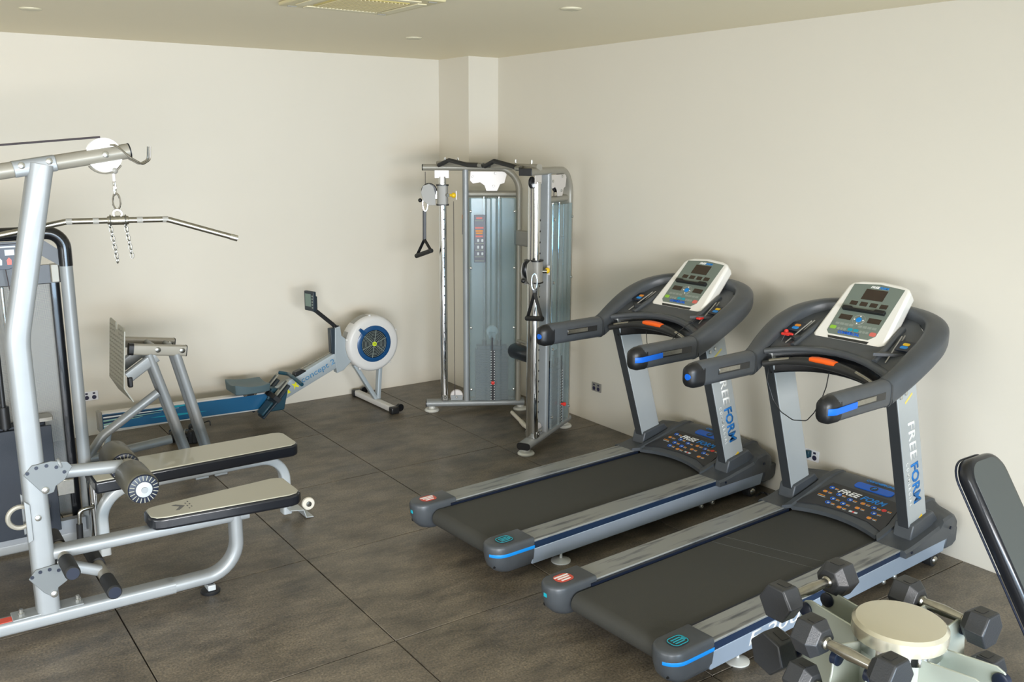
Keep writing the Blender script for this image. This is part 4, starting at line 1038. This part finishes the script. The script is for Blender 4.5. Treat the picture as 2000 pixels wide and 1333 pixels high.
def ellipse_ring(c, w, h, r, ang):
    c = Vector(c); d = Vector((math.cos(ang), math.sin(ang), 0))
    pts = [c+d*(w*math.cos(a))+Vector((0, 0, h*math.sin(a))) for a in [2*PI*i/18 for i in range(18)]]
    return G().sweep(pts, [(r*math.cos(b), r*math.sin(b)) for b in [2*PI*i/6 for i in range(6)]], up=Vector((-d.y, d.x, 0)), closed=True)
P2('carabiner', ellipse_ring((xc, YL, zc+.085), .016, .036, .0045, -.4), 'chrome')
P2('link', ellipse_ring((xc-.003, YL, zc+.147), .008, .033, .004, .9), 'chrome')
P2('swivel', G().cyl((xc-.003, YL, zc+.175), (xc-.003, YL, zc+.21), .008, 10), 'white_plate')
P2('ball_stop', G().ball((xc, YL, zc+.225), .018), 'plastic_grey')
for base, n in ((bb(-.035, -.02), 9), (bb(.03, -.02), 8)):
    for k in range(n):
        c = base+Vector((.002*k*(1 if n == 8 else 1), -.002*k, -.020*k))
        P2('chain_link', ellipse_ring(c, .0075, .0135, .0026, -.6 if k % 2 else .9), 'zinc')
for s in (-1, 1): P2('chain_loop', G().torus(bb(s*.032, .0), (cb_, sb_, 0), .024, .003, 16, 6), 'zinc')

# ------------------------------------------------------------------ weight stack tower
YT = -2.08
tw = thing('weight_stack_tower', 'weight stack tower with a grey mesh screen behind the silver pulldown column', 'gym machine', (-4.5, YT, 0))
def P3(name, g, m, parent=None, **k): return obj(name, g, m, parent or tw, **k)
XP = -3.93
P3('post', G().cyl((XP, YT, .0), (XP, YT, 1.62), .034, 20), 'silver')
P3('post', G().cyl((-4.95, YT, .0), (-4.95, YT, 1.62), .034, 20), 'silver')
P3('top_handrail', G().tube(fillet([(XP, YT, 1.60), (XP, YT, 1.785), (-4.95, YT, 1.785), (-4.95, YT, 1.60)], .115, 10), .036, 18), 'black_gloss')
P3('top_fascia', G().prism([(XP-.03, 1.60), (XP-.03, 1.69), (XP-.10, 1.745), (-4.85, 1.745), (-4.92, 1.69), (-4.92, 1.60), (-4.85, 1.665), (XP-.12, 1.665)], YT-.006, YT+.006, 'y'), 'tread_dark')
P3('placard', G().prism([(-4.16, 1.735), (-4.16, 1.62), (-4.21, 1.60), (-4.70, 1.60), (-4.70, 1.735)], YT-.014, YT-.006, 'y'), 'placard', bevel=.002)
pcd = tw.children[-1]
P3('placard_print', G().box((-4.32, YT-.0148, 1.72), (.30, .001, .008)), 'placard_white', pcd)
for k in range(5):
    P3('placard_figure', G().prism([(-4.215-.045*k, 1.625), (-4.195-.045*k, 1.625), (-4.193-.045*k, 1.65), (-4.205-.045*k, 1.665), (-4.217-.045*k, 1.65)], YT-.0155, YT-.0142, 'y'), 'salmon' if k % 2 == 0 else 'placard_white', pcd)
for k in range(3): P3('placard_picture', G().box((-4.20-.075*k, YT-.015, 1.69), (.045, .0012, .03)), 'placard_white', pcd)
P3('hanging_cord', G().cyl((-4.225, YT, 1.60), (-4.215, YT, 1.48), .003, 6), 'cable')
P3('screen_rail', G().box((-4.44, YT+.06, 1.555), (.98, .03, .10)), 'tread_dark')
P3('screen_clamp', G().box((XP-.055, YT+.04, 1.56), (.04, .05, .10)), 'silver_warm', bevel=.004)
P3('screen_edge', G().sweep([(XP-.05, YT+.10, .12), (XP-.05, YT+.10, 1.52)], rrect(.05, .03, .008, 2), up=(0, 1, 0)), 'black_gloss')
P3('screen_edge', G().sweep([(XP-.05, YT+.10, 1.51), (-4.93, YT+.10, 1.51)], rrect(.03, .03, .008, 2)), 'black')
P3('mesh_panel', G().box((-4.45, YT+.13, .82), (.94, .004, 1.40)), 'mesh_screen')
for k in range(15):
    P3('weight_plate', G().prism([(-4.34+x, YT+.03+y) for x, y in rrect(.46, .10, .03, 2)], .12+.0415*k, .12+.0415*k+.039, 'z'), 'stack_black')
P3('top_plate', G().prism([(-4.12+x, YT+.03+y) for x, y in rrect(.10, .10, .02, 2)], .745, .765, 'z'), 'plastic_grey')
P3('selector_stem', G().cyl((-4.31, YT-.02, .70), (-4.31, YT-.02, 1.35), .014, 12).cyl((-4.31, YT-.02, .74), (-4.31, YT-.02, .86), .028, 14), 'black')
P3('guide_rod', G().cyl((-4.25, YT+.03, .74), (-4.25, YT+.03, 1.50), .01, 12), 'chrome')
P3('stack_shroud', G().box((-4.42, YT-.05, .42), (.66, .012, .62)), 'stack_black', bevel=.003)
P3('base_rail', G().sweep([(-4.95, YT, .045), (XP, YT, .045)], rrect(.06, .06, .012)), 'silver')
P3('base_shroud', G().box((-4.45, YT-.02, .115), (.98, .05, .08)), 'post_grey')
P3('bolt', G().lathe((-4.22, YT-.03, .05), (0, -1, 0), [(0, .014), (.006, .014), (.009, .008)], 10), 'bolt')
P3('lower_bracket', G().box((-4.05, YT-.06, .36), (.09, .02, .09)), 'steel', bevel=.004)
P3('carabiner', ellipse_ring((-4.165, YT-.12, .285), .018, .012, .0045, .2), 'zinc')
P3('cable_ball', G().ball((-4.215, YT-.10, .275), .03), 'black_gloss')
P3('cable_end', G().cyl((-4.165, YT-.12, .275), (-4.16, YT-.12, .215), .009, 10), 'amber')
P3('cable_end', G().cyl((-4.16, YT-.12, .215), (-4.158, YT-.12, .18), .007, 10), 'zinc')
P3('post_sleeve', G().cyl((XP+.02, YT-.10, .045), (XP+.02, YT-.10, .40), .038, 20), 'chrome')
hk = P3('hook_handle', G().tube(fillet([(XP+.0, YT-.14, .24), (XP-.075, YT-.14, .235), (XP-.08, YT-.14, .15)], .03, 5), .012, 12), 'steel')
P3('hook_grip', G().cyl((XP-.08, YT-.14, .155), (XP-.085, YT-.14, .03), .017, 14), 'rubber_black', hk)
P3('floor_ring', G().torus((XP-.125, YT-.16, .012), (0, 0, 1), .03, .005, 20, 6), 'zinc')

# ------------------------------------------------------------------ long seated row bench
YB = -2.40
rb = thing('seated_row_bench', 'long padded black bench on a silver hoop frame between the two left machines', 'bench', (-3.4, YB, 0))
def P4(name, g, m, parent=None, **k): return obj(name, g, m, parent or rb, **k)
pad = [(-3.965, YB-.15), (-2.86, YB-.15), (-2.83, YB-.13), (-2.815, YB-.10), (-2.815, YB+.10), (-2.83, YB+.135), (-2.87, YB+.15), (-3.965, YB+.15)]
pdo = P4('seat_pad', G().prism(pad, .425, .495, 'z'), 'vinyl_side', bevel=.012, bseg=3)
pad2 = [((-3.39)+(x+3.39)*.985, YB+(y-YB)*.95) for x, y in pad]
P4('pad_top', G().prism(pad2, .490, .5, 'z'), 'vinyl_top_sheen', pdo, bevel=.006, bseg=3)  # pale layer on the black pad, reflected room light in its colour
hoop = fillet([(-3.925, YB-.02, .03), (-3.925, YB-.02, .40), (-2.875, YB-.02, .40), (-2.875, YB-.02, .03)], [0, .17, .15, 0], 10)
P4('hoop_frame', G().sweep(hoop, [(q[0], q[1]) for q in rrect(.055, .075, .012)], up=(0, 1, 0)), 'silver_pale')
P4('foot_plate', G().sweep([(-2.885, YB-.06, .075), (-2.80, YB-.06, .06), (-2.785, YB-.06, .01), (-2.74, YB-.06, .005)], rrect(.13, .006, .002, 1)), 'silver_pale')
cw = P4('caster_wheel', G().lathe((-2.745, YB-.045, .07), (0, -1, 0), [(0, .036), (.005, .04), (.02, .04), (.025, .036)], 24), 'caster')
P4('wheel_hub', G().lathe((-2.745, YB-.07, .07), (0, -1, 0), [(0, .018), (.006, .016), (.008, .008)], 14), 'zinc', cw)

# ------------------------------------------------------------------ leg press frame
lg = thing('leg_press_machine', 'silver leg press frame with an upright diamond-pattern foot plate', 'gym machine', (-3.3, -1.27, 0))
def P5(name, g, m, parent=None, **k): return obj(name, g, m, parent or lg, **k)
yn, yf = -1.40, -1.12
nn = .008
# foot plate
ft0 = Vector((-3.515, 0, 1.09)); fb0 = Vector((-3.548, 0, .70))
pd = (ft0-fb0).normalized()
ynn, yff = yn-.03, -1.02
outline = [(ynn, 0), (yff, 0), (yff, .395), (yff-.02, .407), (-1.19, .40), (-1.205, .355), (-1.225, .345), (-1.245, .355), (-1.255, .395), (ynn+.03, .395), (ynn, .375)]
Mfp = frame((fb0.x, 0, fb0.z), (0, 1, 0), pd)
fpz = P5('foot_plate', G().prism([(a, b) for a, b in outline], -.004, .004, 'z', M=Mfp), 'diamond', bevel=.001)
P5('plate_lip', G().prism([(fb0.x-.004, fb0.z), (fb0.x+.004, fb0.z), (fb0.x+.055, fb0.z-.095), (fb0.x+.047, fb0.z-.098)], ynn, yff, 'y'), 'diamond', fpz)
g = G()
for i in range(13):
    for j in range(13):
        a = ynn+.02+i*.031; b = .02+j*.029
        if a > yff-.01 or (b > .32 and abs(a+1.225) < .05): continue
        an = .5 if (i+j) % 2 else -.5
        g.box((a, b, .0045), (.018, .006, .003), M=Mfp, rot=Matrix.Rotation(an, 3, 'Z'))
        g.box((a, b, -.0045), (.018, .006, .003), M=Mfp, rot=Matrix.Rotation(an, 3, 'Z'))
P5('tread_pattern', g, 'tread_mark', fpz, kind='stuff')
# horizontal bars (tilted a little)
for y, yl in ((yn, yn), (yf, -1.29)):
    p0 = Vector((-3.468, y, .947)); p1 = Vector((-3.137, y, .898))
    hb = P5('slide_bar', G().sweep([p0, p1], rrect(.05, .072, .012)), 'silver_warm')
    d_ = (p1-p0).normalized()
    P5('bar_cap', G().sweep([p1, p1+d_*.006], rrect(.052, .074, .014)).sweep([p0-d_*.03, p0], rrect(.05, .08, .02)), 'black', hb)
    for q in (.45, .92):
        P5('bolt', G().lathe(p0.lerp(p1, q)+Vector((0, -.025, .004)), (0, -1, 0), [(0, .018), (.006, .018), (.009, .010)], 14), 'zinc', hb)
    # legs and brace
    P5('leg', G().cyl((-3.372, yl, .905), (-3.118, yl, .0), .029, 16), 'silver')
    P5('leg', G().cyl((-3.198, yl, .885), (-2.985, yl, .0), .029, 16), 'silver')
    P5('angled_support', G().sweep([(-3.515, y, .765), (-3.33, y, .885)], rrect(.045, .075, .012)), 'silver')
P5('lower_tube', G().cyl((-3.80, yn, .26), (-3.27, yn, .30), .03, 16), 'silver')
P5('brace', G().tube(fillet([(-3.335, yn, .635), (-3.70, yn, .40), (-3.82, yn, .24)], .2, 6), .029, 16), 'silver')
P5('cross_tube', G().cyl((-3.32, yf, .93), (-3.32, yn, .93), .02, 12).cyl((-3.20, yf, .91), (-3.20, yn, .91), .02, 12), 'silver')
P5('floor_skid', G().box((-3.10, (yn+yf)/2, .012), (.09, .42, .024)).box((-2.97, (yn+yf)/2, .012), (.09, .42, .024)), 'silver', bevel=.004)
P5('rubber_stop', G().box((-3.505, ynn+.02, .735), (.03, .04, .07)), 'black', fpz, bevel=.008)
P5('floor_post', G().sweep([(-3.82, yn, .0), (-3.82, yn, .25)], rrect(.06, .06, .01), up=(0, 1, 0)), 'silver_warm')
P5('foot_pad', G().box((-3.70, yn, .012), (.16, .07, .02)), 'silver_warm')

# ------------------------------------------------------------------ camera lying on the floor
c0 = at(352, 866, Z=0)
dc = thing('photo_camera', 'small black photo camera lying on the floor behind the leg press frame', 'camera', (c0.x+.05, c0.y, 0), rz=-.45)
dc.scale = (1.25, 1.25, 1.25); dc.location.x -= .035
def P6(name, g, m, parent=None, **k): return obj(name, g, m, parent or dc, world=False, **k)
ln = P6('lens', G().lathe((-.07, 0, .047), (1, 0, 0), [(0, .040), (.012, .044), (.03, .044), (.032, .041), (.075, .041), (.077, .037), (.12, .036)], 24), 'black_gloss')
P6('lens_ring', G().lathe((-.02, 0, .047), (1, 0, 0), [(0, .0425), (.008, .0425)], 24), 'lens_copper', ln)
P6('lens_ring', G().lathe((.02, 0, .047), (1, 0, 0), [(0, .0415), (.006, .0415)], 24), 'plastic_grey', ln)
P6('lens_glass', G().cyl((-.071, 0, .047), (-.069, 0, .047), .034, 20), 'navy_deep', ln)
by_ = P6('body', G().box((.075, 0, .052), (.055, .13, .085)).box((.07, 0, .10), (.05, .05, .03)).box((.06, -.055, .05), (.03, .03, .08)), 'black', bevel=.008)
P6('dial', G().cyl((.075, -.045, .095), (.075, -.045, .104), .011, 12), 'zinc', by_)
P6('strap', G().tube(fillet([(.08, .06, .09), (.12, .08, .10), (.16, .07, .115), (.17, .02, .10)], .02), .004, 6), 'black', by_)

# ------------------------------------------------------------------ power outlets
def outlet(label, c, axis, m, w=.116, h=.074):
    c = Vector(c)
    if axis == 'Y': M = frame(c, (1, 0, 0), (0, 0, 1))
    else: M = frame(c, (0, -1, 0), (0, 0, 1))
    t = thing('power_outlet', label, 'outlet', c, group=None)
    obj('plate', G().prism(rrect(w, h, .005, 2), 0, .008, 'z', M=M), m, t, bevel=.002)
    for s in (-1, 1):
        obj('socket', G().cyl((s*.027, -.012, .008), (s*.027, -.012, .0095), .0165, 16, M=M), 'socket_dark', t)
        obj('switch', G().box((s*.027, .020, .010), (.018, .013, .004), M=M), 'socket_dark', t, bevel=.001)
    return t
outlet('white double power outlet on the back wall behind the leg press frame', (-3.505, -.001, .320), 'Y', 'plastic_white')
outlet('grey double power outlet on the right wall between the cable machine and the treadmills', (-.001, -1.972, .306), 'X', 'plastic_grey')
o3 = outlet('white power outlet with a dark plug behind the nearer treadmill upright', (-.001, -4.10, .325), 'X', 'plastic_white')
obj('plug', G().box((-.025, -4.09, .335), (.035, .03, .045)), 'rower_teal', o3, bevel=.005)

# ------------------------------------------------------------------ ceiling fittings
ac = thing('air_conditioner', 'square cream ceiling cassette air conditioner cut off by the top of the picture', 'air conditioner', (-2.51, -2.90, H))
xa, xb_, ya, yb = -2.84, -2.18, -3.24, -2.57
obj('panel', G().box(((xa+xb_)/2, (ya+yb)/2, H-.012), (xb_-xa, yb-ya, .024)), 'ac_cream', ac, bevel=.008)
cxa, cya = (xa+xb_)/2, (ya+yb)/2
obj('grille', G().box((cxa, cya, H-.026), (.38, .38, .008)), 'ac_grille', ac, bevel=.002)
for k in range(17): obj('grille_slat', G().box((cxa-.176+.022*k, cya, H-.032), (.006, .37, .006)), 'ac_cream', ac)
for s in (-1, 1):
    obj('air_vane', G().box((cxa, cya+s*.255, H-.027), (.42, .055, .006)), 'ac_vane', ac, bevel=.002)
    obj('air_vane', G().box((cxa+s*.255, cya, H-.027), (.055, .42, .006)), 'ac_vane', ac, bevel=.002)
    for q in (-1, 1): obj('corner_slot', G().box((cxa+s*.27, cya+q*.29, H-.026), (.05, .012, .004)), 'plastic_grey', ac)
for (x, y), lb in (((-1.413, -3.318), 'round flush ceiling light right of the air conditioner, the largest of the three'), ((-1.39, -1.468), 'small round flush ceiling light nearest the room corner'), ((-3.882, -1.432), 'round flush ceiling light at the far left of the picture')):
    t = thing('ceiling_light', lb, 'ceiling light', (x, y, H))
    obj('trim_ring', G().lathe((x, y, H), (0, 0, -1), [(0, .062), (.006, .060), (.01, .052), (.008, .045)], 32), 'fixture', t)
    obj('diffuser', G().cyl((x, y, H-.0095), (x, y, H-.004), .046, 28), 'fixture', t)

# ------------------------------------------------------------------ dumbbell stand
RX, RY = -2.742, -6.41
rk = thing('dumbbell_stand', 'pale round dumbbell stand with flat fins around a central column', 'rack', (RX, RY, 0))
def P7(name, g, m, parent=None, **k): return obj(name, g, m, parent or rk, **k)
P7('column', G().cyl((RX, RY, .03), (RX, RY, 1.03), .104, 48), 'rack', smooth=50)
cp = P7('cap', G().lathe((RX, RY, 1.018), (0, 0, 1), [(0, .108), (.002, .118), (.02, .120), (.036, .119), (.044, .110), (.046, .085), (.047, .0)], 64), 'rack_cap', smooth=25)
P7('base', G().lathe((RX, RY, 0), (0, 0, 1), [(0, .30), (.02, .30), (.03, .28), (.035, .10)], 48), 'rack')
TI = [1.035, .89, .74, .59, .44]
def fin(dx, dy, off, tip=.25):
    # outline in (r, z): stepped outer edge with rounded tips, growing towards the floor
    pts = [(.09, .05), (.09, 1.012), (.20, 1.018)]
    pts = [(.09, .05), (.09, 1.012), (tip-.03, 1.03), (tip-.01, 1.022), (tip, 1.0), (tip+.002, .96), (max(tip+.01, .285), .60), (.30, .30), (.30, .05)]
    z0_ = 1.02
    px, py = -dy, dx
    M = Matrix(((dx, px, 0, RX+px*off), (dy, py, 0, RY+py*off), (0, 0, 1, 0), (0, 0, 0, 1)))
    f = P7('fin', G().prism(pts, -.003, .003, 'y', M=M), 'rack', bevel=.0015, bseg=1)
    for z in (1.02, .885, .745, .60):
        r_ = tip-.008 if z > 1 else max(tip, .25)+.01+.02*(1-z)
        P7('rubber_saddle', G().lathe(M @ Vector((r_-.008, 0, z-.022)), (px, py, 0), [(-.010, .017), (-.008, .021), (.008, .021), (.010, .017)], 16), 'navy_deep', f)
    return f
for dx, dy, tp_ in ((0, 1, .268), (0, -1, .262), (-1, 0, .208), (1, 0, .235)):
    for off in (-.048, .048): fin(dx, dy, off, tp_)
P7('cap_collar', G().cyl((RX, RY, .992), (RX, RY, 1.018), .109, 48), 'chrome', smooth=50)
def dumbbell(label, c, ang, hr, gap_, hl_, spin=0, tilt=0):
    t = thing('dumbbell', label, 'dumbbell', c, ang, group='hex dumbbells on the stand')
    t.rotation_euler = (0, tilt, ang)
    def Q(name, g, m, parent=None, **k): return obj(name, g, m, parent or t, world=False, **k)
    hp = gap_/2
    Q('grip', G().lathe((-hp-.005, 0, 0), (1, 0, 0), [(0, .017), (.012, .017), (.016, .0125), (.03, .0135), (hp+.005, .0165), (2*hp-.02, .0135), (2*hp-.006, .0125), (2*hp-.002, .017), (2*hp+.01, .017)], 20), 'steel')
    for s in (-1, 1):
        x0 = s*hp
        prof = [(0, hr*.66), (hl_*.30, hr), (hl_*.95, hr), (hl_, hr*.93)]
        g = G(); rings = []
        for h_, r_ in prof:
            rings.append([g.bm.verts.new((x0+s*h_, r_*math.cos(PI/3*i+spin), r_*math.sin(PI/3*i+spin))) for i in range(6)])
        for i in range(3):
            for j in range(6): g.bm.faces.new((rings[i][j], rings[i][(j+1) % 6], rings[i+1][(j+1) % 6], rings[i+1][j]))
        g.bm.faces.new(rings[0][::-1]); g.bm.faces.new(rings[-1])
        hd_ = Q('head', g, 'hex_rubber', bevel=.003, smooth=20)
        for k in range(6):
            a = PI/3*k+PI/6+spin; rr_ = hr*math.cos(PI/6)
            M = Matrix.Translation((x0+s*hl_*.5, rr_*math.cos(a), rr_*math.sin(a))) @ Matrix.Rotation(a-PI/2, 4, 'X')
            if k in (1, 4): Q('number_plate', G().prism(rrect(hl_*.36, hr*.62, .004, 2), -.001, .0012, 'z', M=M), 'black', hd_)
    return t
dumbbell('hex dumbbell at the back left of the stand top, overlapping the treadmill rail', (RX-.045, RY+.247, 1.060), 0.0, .054, .155, .075, spin=0)
dumbbell('hex dumbbell behind the cap of the stand, handle running down to the right', (RX+.205, RY-.0, 1.028), PI/2, .052, .132, .072, spin=0)
dumbbell('hex dumbbell in front of the cap of the stand, with a tan handle', (RX-.235, RY-.015, 1.05), PI/2, .054, .140, .070, spin=0)
dumbbell('largest hex dumbbell, at the left of the stand, end facing the viewer', (RX+.03, RY+.30, .862), -.05, .063, .17, .085, spin=.25)
dumbbell('small hex dumbbell at the very bottom edge below the tan-handled one', (RX-.235, RY+.005, .918), PI/2, .050, .14, .068, spin=.1)
dumbbell('hex dumbbell mostly hidden under the right-hand end of the rear dumbbell', (RX+.235, RY-.01, .895), PI/2, .052, .14, .07, spin=0)
dumbbell('hex dumbbell on the right fins at the bottom right edge', (RX+.0, RY-.262, .90), 0, .054, .14, .07, spin=0)

# ------------------------------------------------------------------ incline bench at the right edge
ib = thing('incline_bench', 'black padded incline bench back cut off by the right edge of the picture', 'bench', (-1.2, -6.2, 0))
def P8(name, g, m, parent=None, **k): return obj(name, g, m, parent or ib, **k)

pu, pn_, pwv = Vector((0, -.532, -.847)), Vector((0, -.847, .532)), Vector((1, 0, 0))
O = Vector((-1.215, -5.775, .953))+pu*.0
Mi = Matrix(((pwv.x, -pu.x, pn_.x, O.x), (pwv.y, -pu.y, pn_.y, O.y), (pwv.z, -pu.z, pn_.z, O.z), (0, 0, 0, 1)))
def pad_outline(w, top, bot, r):
    out = [(w/2, bot)]
    for k in range(8): a = PI/2*k/7; out.append((w/2-r+r*math.cos(a), top-r+r*math.sin(a)))
    for k in range(8): a = PI/2+PI/2*k/7; out.append((-w/2+r+r*math.cos(a), top-r+r*math.sin(a)))
    out.append((-w/2, bot)); return out
def layered(layers):
    g = G(); rings = [[g.bm.verts.new((x, y, z)) for x, y in pad_outline(w, t, b, r)] for z, w, t, b, r in layers]
    n = len(rings[0])
    for a, b in zip(rings, rings[1:]):
        for j in range(n): g.bm.faces.new((a[j], a[(j+1) % n], b[(j+1) % n], b[j]))
    g.bm.faces.new(rings[0][::-1]); g.bm.faces.new(rings[-1])
    bmesh.ops.transform(g.bm, matrix=Mi, verts=g.bm.verts); return g
bp8 = P8('backrest_pad', layered([(.008, .262, .064, -.86, .085), (.012, .27, .068, -.864, .088), (.046, .27, .068, -.864, .088), (.058, .262, .064, -.86, .085), (.065, .245, .055, -.85, .078)]), 'vinyl_side', smooth=60)
P8('pad_face', layered([(.060, .232, .048, -.84, .074), (.0665, .228, .046, -.84, .072)]), 'bench_face', bp8, smooth=20)
P8('pad_piping', G().sweep([Mi @ Vector((x, y, .004)) for x, y in pad_outline(.276, .071, -.86, .09)], rrect(.008, .008, .003, 2), up=pn_), 'navy_deep', bp8)
P8('back_plate', G().box((0, -.45, -.012), (.14, .55, .012), M=Mi), 'black')
P8('support_post', G().sweep([(-1.235, -6.10, .36), (-1.235, -6.22, .05)], rrect(.05, .08, .01), up=(1, 0, 0)), 'silver_pale')
P8('seat_pad', G().prism(rrect(.28, .40, .05), 0, .06, 'z', M=Matrix.Translation((-1.215, -6.50, .40))), 'vinyl_side', bevel=.012)
P8('base_rail', G().sweep([(-1.215, -6.05, .05), (-1.215, -7.10, .05)], rrect(.06, .06, .012)), 'silver')
P8('cross_foot', G().box((-1.215, -6.05, .03), (.45, .06, .06)).box((-1.215, -7.10, .03), (.40, .06, .06)), 'silver', bevel=.008)
P8('seat_post', G().sweep([(-1.215, -6.50, .06), (-1.215, -6.50, .40)], rrect(.06, .06, .01), up=(0, 1, 0)), 'silver')
P8('back_brace', G().sweep([(-1.215, -6.15, .38), (-1.215, -6.40, .38)], rrect(.05, .05, .01)), 'silver')
